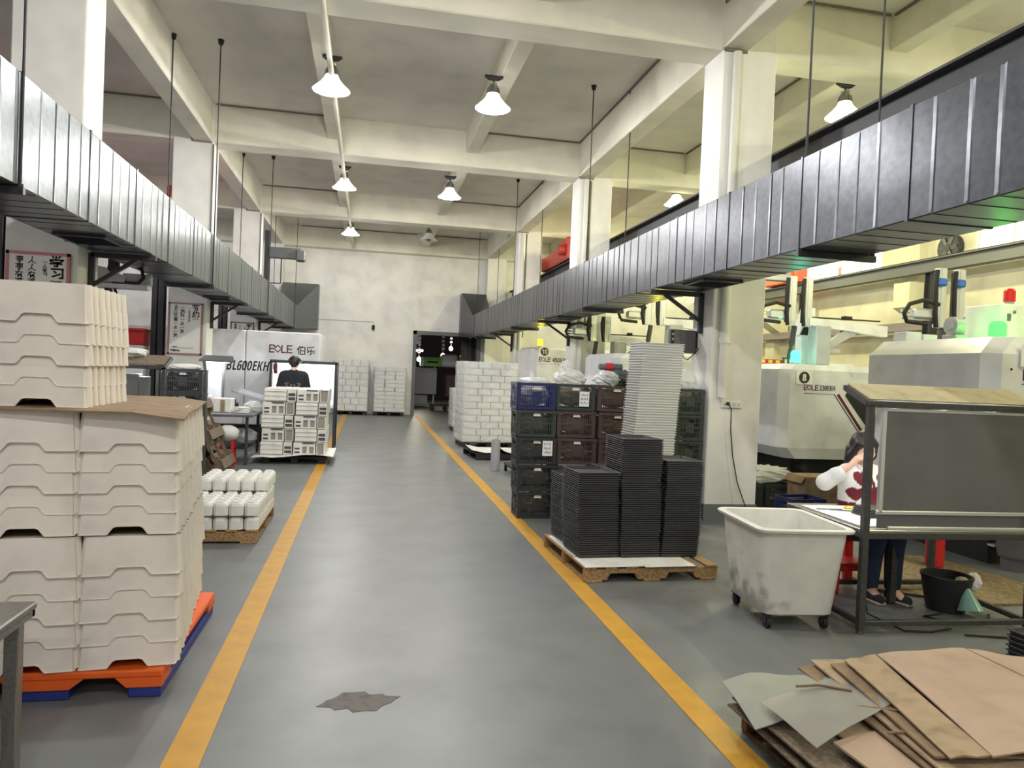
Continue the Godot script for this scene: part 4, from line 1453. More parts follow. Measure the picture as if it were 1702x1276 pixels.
func cabinet_stack() -> void:
	# ten white plastic housings in five layers, two to a layer, seen end on
	var L = 0.51; var H = 0.216; var D = 0.5
	var mk = func(kind: int) -> Dictionary:
		var o = {}
		var a = MB.new(); var dk = MB.new(); var e = MB.new()
		if kind == 0:
			# ribbed housing with a slotted end
			a.span(v3(0, 0.004, -D), v3(0.345, H - 0.004, 0), 0.006)
			for k in 3:
				a.box(v3(0.172, 0.03 + 0.07 * k, 0.003), v3(0.345, 0.012, 0.012), 0.003)
			a.span(v3(0.36, 0.004, -D), v3(0.49, H - 0.004, -0.06), 0.004)
			for y in [0.0, 0.07, 0.135]:
				a.span(v3(0.36, 0.006 + y, -0.06), v3(0.49, 0.022 + y, -0.005), 0.002)
			a.span(v3(0.36, 0.006, -0.06), v3(0.372, H - 0.006, -0.004)); a.span(v3(0.48, 0.006, -0.06), v3(0.49, H - 0.006, -0.004))
			a.span(v3(0.36, 0.16, -0.02), v3(0.49, H - 0.006, -0.004))
			dk.span(v3(0.373, 0.024, -0.058), v3(0.479, 0.07, -0.04)); dk.span(v3(0.373, 0.094, -0.058), v3(0.479, 0.134, -0.04))
		else:
			# housing with two square windows and two slots, and a blank end
			var cut = [[0.02, 0.1, 0.03, 0.062], [0.02, 0.1, 0.092, 0.122], [0.14, 0.21, 0.04, 0.14], [0.25, 0.32, 0.04, 0.14]]
			a.span(v3(0, 0.004, -D), v3(0.345, H - 0.004, -0.03), 0.004)
			a.span(v3(0, 0.004, -0.03), v3(0.345, 0.03, 0)); a.span(v3(0, 0.142, -0.03), v3(0.13, H - 0.01, 0)); a.span(v3(0.13, 0.142, -0.03), v3(0.345, H - 0.036, 0))
			a.span(v3(0, 0.03, -0.03), v3(0.02, 0.142, 0)); a.span(v3(0.1, 0.03, -0.03), v3(0.14, 0.142, 0)); a.span(v3(0.21, 0.03, -0.03), v3(0.25, 0.142, 0)); a.span(v3(0.32, 0.03, -0.03), v3(0.345, 0.142, 0))
			a.span(v3(0.02, 0.062, -0.03), v3(0.1, 0.092, 0)); a.span(v3(0.02, 0.122, -0.03), v3(0.1, 0.142, 0))
			dk.span(v3(0.021, 0.031, -0.028), v3(0.099, 0.061, -0.02)); dk.span(v3(0.021, 0.093, -0.028), v3(0.099, 0.121, -0.02))
			dk.span(v3(0.14, H - 0.034, -0.028), v3(0.32, H - 0.008, -0.012), 0.004)
			e.span(v3(0.141, 0.031, -0.028), v3(0.209, 0.141, -0.014)); e.span(v3(0.251, 0.031, -0.028), v3(0.319, 0.141, -0.014))
			e.span(v3(0.372, 0.016, -0.03), v3(0.478, H - 0.016, -0.012), 0.003)
			a.span(v3(0.36, 0.004, -D), v3(0.49, H - 0.004, -0.03), 0.004)
			for s in [[0.36, 0.372], [0.478, 0.49]]: a.span(v3(s[0], 0.004, -0.03), v3(s[1], H - 0.004, 0))
			a.span(v3(0.36, 0.004, -0.03), v3(0.49, 0.016, 0)); a.span(v3(0.36, H - 0.016, -0.03), v3(0.49, H - 0.004, 0))
		o.a = a.mesh(); o.d = dk.mesh()
		if e.v.size(): o.e = e.mesh()
		return o
	var kinds = [mk.call(0), mk.call(1)]
	var inner = mat(rgb(150, 146, 136), 0.6)
	for row in 2:
		for k in 5:
			for c in 2:
				var kind = (k + c) % 2
				var x = -1.655 + 0.515 * c + 0.012 * sin(k * 2.1) + (0.006 * k)
				var t = thing("plastic_housing", "white %s housing, %s layer from the bottom, %s of the pair%s" % ["ribbed" if kind == 0 else "two-windowed", nth(k + 1), ["left", "right"][c], "" if row == 0 else ", rear row"], "housing", v3(x, 0.138 + H * k, -12.32 - 0.53 * row), 0.0, "white housings stacked on the black pallet")
				obj("housing_shell", kinds[kind].a, M.white_c, t)
				obj("slots", kinds[kind].d, M.grey_d, t)
				if kinds[kind].has("e"): obj("window_insert", kinds[kind].e, inner, t)
	var b = MB.new()
	var g = []
	for i in 7:
		var row = []
		for j in 9:
			row.append(v3(lerpf(-1.78, -0.5, j / 8.0), 0.136 - 0.035 * (1.0 if j == 0 else 0.0) + 0.0 * i - 0.03 * (1.0 if i == 6 else 0.0) * sin(j * 0.8) , lerpf(-13.45, -12.2, i / 6.0)))
		g.append(row)
	b.sheet(g, 0.006)
	tag(obj("slip_sheet", b, M.white_c), "white plastic sheet with drooping edges under the stacked white housings", "sheet")
	var t = thing("pallet", "black pallet under the stacked white housings", "pallet", v3(-1.12, 0, -12.85))
	b = MB.new()
	b.box(v3(0, 0.1, 0), v3(1.02, 0.03, 1.06), 0.005)
	obj("deck", b, M.black, t)
	for x2 in [-0.44, 0.0, 0.44]:
		b = MB.new()
		b.box(v3(x2, 0.045, 0), v3(0.11, 0.085, 1.05), 0.004)
		obj("runner", b, M.black, t)

func far_end() -> void:
	cabinet_stack()
	wrapped_stack("tall wrapped stack left of the doorway", v3(-0.52, 0, -25.05), 1.1, 0.8, 8, 0.21, 3, M.white_c, 3)
	wrapped_stack("low wrapped stack next to the doorway", v3(0.74, 0, -25.05), 1.02, 0.8, 11, 0.135, 3, M.white_c, 5, 0.0, 0.02)
	wrapped_stack("wrapped stack right of the aisle", v3(2.55, 0, -15.75), 1.15, 1.0, 12, 0.141, 3, M.white_c, 9, 0.06)
	wrapped_stack("half-hidden wrapped stack before the doorway", v3(2.75, 0, -19.6), 1.0, 0.9, 5, 0.2, 2, M.white_c, 12, 0.0)
	# empty pallet with a white sheet, and the roll in front of it
	wood_pallet("wooden_pallet", "dark pallet with a curled white sheet on it in front of the wrapped carton stack", v3(2.42, 0, -13.75), 0.12, 0.95, 1.0, M.black, false)
	var b = MB.new()
	var g = []
	for i in 6:
		var row = []
		for j in 9:
			var f = j / 8.0
			row.append(v3(lerpf(1.93, 2.9, f), 0.13 + 0.09 * max(0.0, 0.25 - f) * 4 * 0.5 + (0.14 * max(0.0, 1.0 - abs(f - 0.52) * 7.0) if i > 3 else 0.0), lerpf(-14.2, -13.25, i / 5.0)))
		g.append(row)
	b.sheet(g, 0.006)
	tag(obj("slip_sheet", b, M.white_c), "curled white plastic sheet lying on the dark pallet", "sheet")
	var t = thing("paper_roll", "grey upright roll of wrapping film standing by the aisle line", "roll", v3(2.12, 0, -11.85))
	b = MB.new()
	b.lathe(PackedVector2Array([Vector2(0.035, 0.0), Vector2(0.072, 0.0), Vector2(0.075, 0.005), Vector2(0.075, 0.515), Vector2(0.072, 0.52), Vector2(0.038, 0.52)]), 20)
	obj("film", b, M.grey_m, t)
	b = MB.new()
	b.lathe(PackedVector2Array([Vector2(0.038, 0.0), Vector2(0.038, 0.525), Vector2(0.03, 0.525), Vector2(0.03, 0.0)]), 16)
	obj("core", b, M.card_dark, t)
	# hand truck post behind the crates
	t = thing("hand_trolley", "black upright trolley handle on a small wheel beside the crate stack", "trolley", v3(2.3, 0, -11.2))
	b = MB.new()
	b.tube([v3(0, 0.08, 0), v3(0, 0.95, 0), v3(0.03, 1.0, 0), v3(0.42, 1.0, 0), v3(0.45, 0.95, 0), v3(0.45, 0.08, 0)], 0.016, 8)
	obj("handle", b, M.black, t)
	b = MB.new()
	b.span(v3(-0.02, 0.1, -0.7), v3(0.47, 0.14, 0.02), 0.008)
	obj("platform", b, M.black, t)
	for p in [[0.0, 0.0], [0.45, 0.0], [0.0, -0.65], [0.45, -0.65]]:
		b = MB.new()
		b.cyl(v3(p[0] - 0.018, 0.05, p[1]), v3(p[0] + 0.018, 0.05, p[1]), 0.05, 0.05, 14)
		obj("wheel", b, M.rubber, t)
	doorway()

func doorway() -> void:
	# grey lining of the opening
	var b = MB.new()
	b.span(v3(1.5, 0, -25.8), v3(1.62, 2.92, -25.45)); b.span(v3(3.74, 0, -25.8), v3(3.86, 2.92, -25.45)); b.span(v3(1.5, 2.8, -25.8), v3(3.86, 2.92, -25.45))
	struct("door_1", b, M.skirt, "tall grey lined doorway in the far end wall", "doorway")
	# the hall beyond: floor, walls, ceiling
	b = MB.new()
	b.span(v3(-4, -0.25, -38), v3(9, 0, -25.5))
	struct("floor", b, M.floor, "grey floor of the dim hall beyond the doorway", "floor")
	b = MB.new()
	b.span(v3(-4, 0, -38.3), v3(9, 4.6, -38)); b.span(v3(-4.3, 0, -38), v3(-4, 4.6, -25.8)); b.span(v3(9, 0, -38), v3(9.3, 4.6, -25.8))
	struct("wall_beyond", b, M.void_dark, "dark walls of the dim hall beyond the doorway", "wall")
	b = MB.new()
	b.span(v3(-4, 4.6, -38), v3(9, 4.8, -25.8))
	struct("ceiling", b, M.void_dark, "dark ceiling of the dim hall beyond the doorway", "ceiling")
	# rows of small globe lamps on hanging strips
	for q in [[2.1, -31.0, 2.0, "lowest and leftmost"], [3.6, -32.5, 2.55, "third from the left"], [4.4, -32.0, 2.55, "rightmost"], [3.1, -31.0, 2.2, "second from the left"]]:
		var t = thing("globe_lamp", "small bright globe lamp beyond the doorway, %s" % q[3], "lamp", v3(q[0], q[2], q[1]), 0.0, "globe lamps beyond the doorway")
		b = MB.new()
		b.blob(v3(0, 0, 0), v3(0.09, 0.1, 0.09))
		obj("globe", b, glow(Color(1.0, 0.95, 0.85), 8.0), t)
		omni(t, "lamp_light", v3(0, 0, 0), Color(1, 0.95, 0.85), 1.6, 0.08)
		b = MB.new()
		b.cyl(v3(0, 0.1, 0), v3(0, 4.58 - q[2], 0), 0.012, 0.012, 6)
		obj("cord", b, M.grey_m, t)
		b = MB.new()
		for k in 8:
			b.box(v3(0, 0.3 + 0.16 * k, 0), v3(0.12, 0.08, 0.03), 0.01)
		obj("strip", b, M.white_m, t)
	# curtain strips at the side of the opening
	for k in 6:
		b = MB.new()
		b.box(v3(3.74 - 0.09 * k, 1.42, -25.95 - 0.05 * (k % 2)), v3(0.1, 2.7, 0.008))
		var o = obj("door_strip", b, M.black)
		tag(o, "dark hanging plastic strip of the doorway curtain, %s from its right jamb" % nth(k + 1), "door strip", "plastic strips of the doorway")
	# green machine and grey cabinets
	var t = thing("green_machine", "grey and green machine with a bright green band beyond the doorway", "machine", v3(2.5, 0, -30.6))
	b = MB.new()
	b.span(v3(-0.55, 0.55, -0.8), v3(0.35, 1.65, 0), 0.02); b.span(v3(-0.6, 0.1, -0.8), v3(0.0, 0.5, -0.1), 0.02)
	obj("machine_body", b, M.grey_m, t)
	b = MB.new()
	b.span(v3(-0.2, 1.72, -0.8), v3(0.5, 2.1, 0.02), 0.01)
	obj("green_panel", b, mat(rgb(120, 196, 84), 0.5), t)
	b = MB.new()
	b.span(v3(-0.08, 1.86, 0.0), v3(0.38, 1.94, 0.03), 0.004)
	obj("dark_strip", b, M.ink, t)
	b = MB.new()
	b.span(v3(0.5, 1.72, -0.7), v3(1.2, 2.25, 0), 0.08); b.span(v3(-0.35, 1.72, -0.5), v3(-0.2, 2.1, 0.0), 0.02)
	b.bar(v3(0.25, 0.0, -0.2), v3(0.25, 1.7, -0.2), 0.05, 0.05)
	obj("hopper", b, M.white_m, t)
	t = thing("pallet_stacker", "dark red and black motor stacker on castors beyond the doorway", "truck", v3(3.3, 0, -28.4))
	b = MB.new()
	b.span(v3(-0.35, 0.5, -0.5), v3(0.25, 1.45, 0.0), 0.06)
	obj("body", b, mat(rgb(70, 34, 32), 0.5), t)
	b = MB.new()
	b.span(v3(-0.9, 0.18, -0.4), v3(0.3, 0.27, 0.1), 0.03); b.tube([v3(0.0, 0.4, 0.05), v3(-0.05, 0.9, 0.1), v3(0.05, 0.98, 0.1), v3(0.3, 0.6, 0.1)], 0.03, 8)
	obj("chassis", b, M.steel_dark, t)
	for x in [-0.8, -0.3, 0.2]:
		b = MB.new()
		b.cyl(v3(x, 0.1, 0.02), v3(x, 0.1, 0.12), 0.1, 0.1, 16)
		obj("wheel", b, M.rubber, t)
	b = MB.new()
	b.span(v3(0.3, 0.5, -0.9), v3(0.75, 2.2, -0.4), 0.02); b.span(v3(0.3, 0.0, -0.9), v3(0.75, 0.5, -0.4))
	tag(obj("white_locker", b, M.white_m), "tall white ribbed locker beyond the doorway beside the stacker", "locker").position = v3(3.3, 0, -28.4)
	b = MB.new()
	b.span(v3(1.0, 2.36, -33), v3(2.4, 2.46, -32.9), 0.01)
	tag(obj("strip_lamp", b, glow(Color(1, 1, 1), 3.0)), "bright horizontal strip lamp high in the dim hall beyond the doorway", "lamp")
	b = MB.new()
	b.span(v3(1.2, 2.7, -33.3), v3(2.3, 3.6, -33.2), 0.01)
	for k in 5: b.span(v3(1.25, 2.78 + 0.16 * k, -33.2), v3(2.25, 2.84 + 0.16 * k, -33.18))
	tag(obj("louvre_panel", b, M.grey_d), "grey louvred panel high in the dim hall beyond the doorway", "panel")

# ---------------------------------------------------------------- crates and tray stacks, right of the aisle
func tray_mesh(W: float, D: float, h: float) -> MB:
	var b = MB.new()
	var f = 0.006
	for side in 4:
		var L: float = W if side % 2 == 0 else D
		var off: float = (D if side % 2 == 0 else W) / 2
		var ba = Basis(Vector3.UP, PI / 2 * side)
		# wall flares outwards to the rim
		var p = func(x: float, y: float, z: float) -> Vector3: return ba * v3(x, y, z)
		var l0 = L / 2 - 0.012; var l1 = L / 2 - 0.003
		b.quad(p.call(-l0, 0, off - 0.012), p.call(l0, 0, off - 0.012), p.call(l1, h, off - 0.003), p.call(-l1, h, off - 0.003))
		b.quad(p.call(-l1, h, off - 0.006), p.call(l1, h, off - 0.006), p.call(l0, 0.003, off - 0.015), p.call(-l0, 0.003, off - 0.015))
		b.box(ba * v3(0, h - 0.003, off - 0.002), Vector3(L, 0.007, 0.012), 0.0015, ba)
	b.box(v3(0, 0.001, 0), v3(W - 0.026, 0.003, D - 0.026))
	return b

func tray_stack(n: int, where: String, kind: String, m: Material, W: float, D: float, h: float, pitch: float, at: Vector3, turn: float, lean: Vector3, sd: int) -> void:
	var r = RandomNumberGenerator.new()
	r.seed = sd
	var mesh = tray_mesh(W, D, h).mesh()
	var proto: MeshInstance3D = null
	var dx = 0.0; var dz = 0.0
	for k in n:
		dx = dx * 0.9 + r.randf_range(-0.003, 0.003); dz = dz * 0.9 + r.randf_range(-0.002, 0.002)
		var p = at + v3(dx, pitch * k, dz) + lean * (float(k) / n)
		var lab = "%s tray, %s from the bottom of the %s" % [kind.split(" ")[0], nth(k + 1), where]
		if proto == null:
			proto = obj("%s_tray" % ("black" if m == M.tray_black else "white"), mesh, m)
			tag(proto, lab, "tray", "trays of the " + where)
			proto.position = p; proto.rotation.y = turn
		else:
			dup(proto, p, turn + r.randf_range(-0.008, 0.008), lab)

func squiggle_tag(label: String, at: Vector3, sd: int) -> void:
	var r = RandomNumberGenerator.new()
	r.seed = sd
	var t = thing("paper_tag", label, "tag", at)
	var b = MB.new()
	b.box(v3(0, 0, 0), v3(0.115, 0.17, 0.002))
	obj("sheet", b, M.paper, t)
	b = MB.new()
	for row in 3:
		var x = -0.04
		while x < 0.035:
			var w = r.randf_range(0.008, 0.016)
			var y = 0.045 - 0.045 * row
			b.bar(v3(x, y + r.randf_range(-0.01, 0.01), 0.0015), v3(x + w, y + r.randf_range(-0.012, 0.012), 0.0015), 0.005, 0.001, 0.0, Vector3.BACK)
			if r.randf() > 0.4: b.bar(v3(x + w / 2, y - 0.012, 0.0015), v3(x + w / 2, y + 0.012, 0.0015), 0.004, 0.001, 0.0, Vector3.BACK)
			x += w + 0.004
	obj("handwriting", b, M.ink, t)

func right_stacks() -> void:
	var P = 0.308
	var mats = [M.crate_dark, M.crate_dark, M.crate_dark, M.crate_green, M.blue_crate]
	var nms = ["black", "black", "black", "dark green", "dark blue"]
	for k in 5:
		crate("%s slotted crate, %s from the floor of the leftmost crate stack" % [nms[k], nth(k + 1)], v3(1.935 - 0.015 * k, P * k, -8.17), mats[k], 0.02 * sin(k * 2.0), M.tan if k != 4 else M.cloth_white)
	for k in 5:
		crate("%s slotted crate, %s from the floor of the second crate stack" % ["dark green" if k == 4 else "dark brown", nth(k + 1)], v3(2.42 - 0.02 * k, P * k, -8.19), M.crate_green if k == 4 else M.crate_brown, -0.015, M.tan)
	for k in 5:
		var c = crate("dark brown slotted crate, %s from the floor of the third crate stack%s" % [nth(k + 1), ", knocked askew" if k == 4 else ""], v3(2.9 - 0.015 * k, P * k, -8.2), M.crate_brown, 0.0 if k < 4 else -0.05, M.card_dark)
		if k == 4: c.rotation.z = -0.02
	for k in 5:
		crate("dark green slotted crate, %s from the floor of the stack against the right column" % nth(k + 1), v3(3.73, P * k, -8.22), M.crate_green, PI / 2, M.card_dark)
	squiggle_tag("white handwritten paper tag on the dark green crate of the second stack", v3(2.43, 1.37, -7.99), 3)
	squiggle_tag("white handwritten paper tag on the third crate of the leftmost stack", v3(2.02, 0.8, -7.98), 5)
	var b = MB.new()
	b.blob(v3(1.87, 1.55, -8.18), v3(0.19, 0.05, 0.13), 0.2, 5, 8, 14)
	tag(obj("plastic_bag", b, M.bag), "white plastic film bulging over the blue crate", "bag")
	b = MB.new()
	b.blob(v3(2.3, 1.6, -8.2), v3(0.2, 0.09, 0.14), 0.35, 8, 12, 18)
	b.blob(v3(2.25, 1.68, -8.2), v3(0.07, 0.12, 0.06), 0.35, 9, 8, 12)
	tag(obj("plastic_bag", b, M.bag), "clear plastic bag standing up out of the second crate stack", "bag")
	b = MB.new()
	b.blob(v3(2.72, 1.6, -8.12), v3(0.15, 0.1, 0.14), 0.35, 15, 12, 18)
	tag(obj("plastic_bag", b, M.bag), "clear crumpled plastic bag on the askew crate", "bag")
	b = MB.new()
	b.blob(v3(2.93, 1.62, -8.22), v3(0.2, 0.1, 0.16), 0.3, 16, 12, 18)
	b.blob(v3(3.07, 1.45, -8.08), v3(0.07, 0.22, 0.07), 0.3, 17, 10, 12)
	tag(obj("cloth", b, M.green_cloth), "crumpled grey-green cloth hanging over the askew crate", "cloth")
	var t = thing("hand_tool", "black hand tool with a red collar lying above the askew crate", "tool", v3(2.83, 1.75, -8.3))
	b = MB.new()
	b.cyl(v3(-0.14, 0, 0), v3(-0.06, 0, 0), 0.035, 0.04); b.cyl(v3(0.02, 0, 0), v3(0.14, 0, 0), 0.045, 0.045)
	obj("body", b, M.grey_d, t)
	b = MB.new()
	b.cyl(v3(-0.06, 0, 0), v3(0.02, 0, 0), 0.05, 0.05, 16)
	obj("collar", b, M.red, t)
	b = MB.new()
	b.box(v3(2.83, 1.695, -8.3), v3(0.3, 0.02, 0.12), 0.004)
	tag(obj("board_piece", b, M.grey_m), "small grey board under the hand tool on the third crate stack", "board")
	b = MB.new()
	b.blob(v3(3.73, 1.62, -8.2), v3(0.15, 0.14, 0.16), 0.22, 21, 12, 18)
	tag(obj("plastic_bag", b, M.bag), "full white plastic bag on the crates against the right column", "bag")
	# white trays
	wood_pallet("wooden_pallet", "wooden pallet under the tall white tray stack", v3(2.95, 0, -7.3), 0.0, 0.6, 0.5, M.wood_dark, false)
	tray_stack(69, "tall stack among the crates", "white plastic", M.tray_white, 0.47, 0.36, 0.034, 0.0272, v3(2.9, 0.125, -7.34), 0.03, v3(0.11, 0, 0), 4)
	# black trays on their pallet
	wood_pallet("wooden_pallet", "wooden pallet with white cards on it under the black tray stacks", v3(2.3, 0, -6.13), 0.04, 1.16, 1.18, M.wood, true)
	var cards = [[1.99, -5.68, 0.5, 0.32], [2.46, -5.66, 0.44, 0.3], [2.0, -6.25, 0.54, 0.75], [2.55, -6.25, 0.5, 0.8]]
	for k in 4:
		b = MB.new()
		b.box(v3(cards[k][0], 0.1265, cards[k][1]), v3(cards[k][2], 0.004, cards[k][3]), 0.0, Basis(Vector3.UP, 0.04))
		tag(obj("white_card", b, M.white_c), "white card sheet on the pallet under the black trays, %s" % ["at its front left", "at its front right", "under the left stacks", "under the right stacks"][k], "card")
	tray_stack(39, "front left stack", "black plastic", M.tray_black, 0.355, 0.43, 0.026, 0.018, v3(1.935, 0.13, -6.0), 0.06, v3(-0.03, 0, 0), 11)
	tray_stack(55, "tallest middle stack", "black plastic", M.tray_black, 0.355, 0.43, 0.026, 0.018, v3(2.305, 0.13, -6.0), 0.03, v3(-0.02, 0, 0), 12)
	tray_stack(45, "right stack on the pallet", "black plastic", M.tray_black, 0.33, 0.43, 0.026, 0.018, v3(2.665, 0.13, -6.0), 0.0, v3(0.02, 0, 0), 13)
	tray_stack(33, "low rear left stack", "black plastic", M.tray_black, 0.33, 0.36, 0.026, 0.018, v3(1.93, 0.13, -6.5), 0.08, v3(-0.02, 0, 0), 14)
	tray_stack(37, "rear middle stack", "black plastic", M.tray_black, 0.355, 0.36, 0.026, 0.018, v3(2.31, 0.13, -6.5), 0.02, v3(0, 0, 0), 15)
	# things on the column
	t = thing("wall_screen", "grey flat screen mounted on the nearest right column, seen from behind", "screen", v3(3.73, 2.1, -8.3), 0.25)
	b = MB.new()
	b.box(v3(0, 0, 0), v3(0.4, 0.28, 0.05), 0.008)
	for k in 5: b.box(v3(-0.1 + 0.055 * k, 0, 0.027), v3(0.012, 0.2, 0.008), 0.002)
	obj("housing", b, M.grey_d, t)
	b = MB.new()
	b.box(v3(-0.17, 0, 0.027), v3(0.05, 0.26, 0.01), 0.003)
	obj("connector_strip", b, M.black, t)
	b = MB.new()
	b.box(v3(0.21, 0.02, 0.02), v3(0.06, 0.2, 0.05), 0.004)
	obj("side_bracket", b, M.black, t)
	b = MB.new()
	for y in [-0.05, 0.02, 0.08]: b.cyl(v3(-0.17, y, 0.03), v3(-0.17, y, 0.036), 0.014, 0.014, 12)
	obj("sockets", b, M.grey_m, t)
	b = MB.new()
	b.tube([v3(-0.02, -0.14, 0.03), v3(0.0, -0.2, 0.04), v3(0.05, -0.22, 0.05), v3(0.13, -0.15, 0.06), v3(0.24, 0.0, 0.1), v3(0.34, 0.05, 0.3)], 0.006, 6)
	obj("cable", b, M.rubber, t)
	t = thing("socket_strip", "white power socket strip with a black plug on the nearest right column", "socket", v3(4.21, 1.37, -7.925))
	b = MB.new()
	b.box(v3(0, 0, 0), v3(0.27, 0.085, 0.03), 0.006)
	obj("case", b, M.white_c, t)
	b = MB.new()
	for k in 4:
		b.box(v3(-0.09 + 0.06 * k, 0.008, 0.016), v3(0.012, 0.006, 0.003)); b.box(v3(-0.1 + 0.06 * k, -0.01, 0.016), v3(0.005, 0.014, 0.003)); b.box(v3(-0.08 + 0.06 * k, -0.01, 0.016), v3(0.005, 0.014, 0.003))
	obj("outlets", b, M.grey_d, t)
	t = thing("power_cable", "black power cable hanging from the socket strip down the right column", "cable", v3(4.21, 1.37, -7.9))
	b = MB.new()
	b.box(v3(-0.06, 0.01, 0.012), v3(0.035, 0.035, 0.03), 0.006)
	obj("plug", b, M.black, t)
	b = MB.new()
	b.tube([v3(-0.06, 0.01, 0.02), v3(-0.03, -0.05, 0.04), v3(-0.02, -0.3, 0.03), v3(0.02, -0.6, 0.03), v3(0.08, -0.9, 0.05), v3(0.18, -1.2, 0.1), v3(0.25, -1.355, 0.25)], 0.007, 6)
	obj("cord", b, M.black, t)

# ---------------------------------------------------------------- machines, right bay
func badge(t: Node3D, s: String, at: Vector3, r: float) -> void:
	var b = MB.new()
	b.box(at + v3(0, 0, 0.001), v3(r * 3.0, r * 2.3, 0.002))
	obj("badge_ground", b, M.paper, t)
	b = MB.new()
	b.cyl(at + v3(0, 0, 0.0), at + v3(0, 0, 0.005), r, r, 28)
	obj("number_disc", b, mat(rgb(58, 48, 46), 0.6), t)
	var w = r * 0.75 * (1.7 if s.length() > 1 else 1.0)
	obj("number", words(s, at + v3(-w / 2, -r * 0.58, 0.004), w, r * 1.16), M.paper, t)

func guard(t: Node3D, x0: float, x1: float, z: float, d: float, y0: float, y1: float, chamf: float) -> void:
	# sheet metal hood: bevelled front edge, bevelled top left edge, tucked-in foot
	var b = MB.new()
	var c = 0.12
	var pl = func(y: float, i: float) -> Array:
		return [v3(x0 + i, y, z - c - i * 0.3), v3(x0 + c + i, y, z - i * 0.3), v3(x1, y, z - i * 0.3), v3(x1, y, z - d), v3(x0 + c + i, y, z - d), v3(x0 + i, y, z - d + c)]
	var rings = [pl.call(y0, 0.16), pl.call(y0 + 0.16, 0.0), pl.call(y1 - chamf, 0.0), pl.call(y1, chamf * 1.1)]
	for k in 3:
		for i in 6:
			var j = (i + 1) % 6
			b.quad(rings[k][i], rings[k][j], rings[k + 1][j], rings[k + 1][i])
	for i in range(1, 5):
		b.tri(rings[3][0], rings[3][i], rings[3][i + 1])
		b.tri(rings[0][0], rings[0][i + 1], rings[0][i])
	obj("guard_hood", b, M.white_m, t)

func beacon(at: Vector3, col: Color, label: String, r: float, e: float) -> void:
	var t = thing("signal_beacon", label, "beacon lamp", at)
	var b = MB.new()
	b.cyl(v3(0, 0, 0), v3(0, 0.05, 0), r * 0.8, r * 0.8, 14)
	obj("base", b, M.grey_m, t)
	b = MB.new()
	b.lathe(PackedVector2Array([Vector2(0.0, 0.05), Vector2(r, 0.05), Vector2(r, 0.05 + r * 2.0), Vector2(r * 0.7, 0.05 + r * 2.4), Vector2(0.0, 0.05 + r * 2.5)]), 18)
	if e > 0.0:
		obj("lens", b, glow(col, e), t)
		omni(t, "lamp_light", v3(0, 0.05 + r, 0), col, 0.12, 0.05)
	else: obj("lens", b, mat(col, 0.3), t)

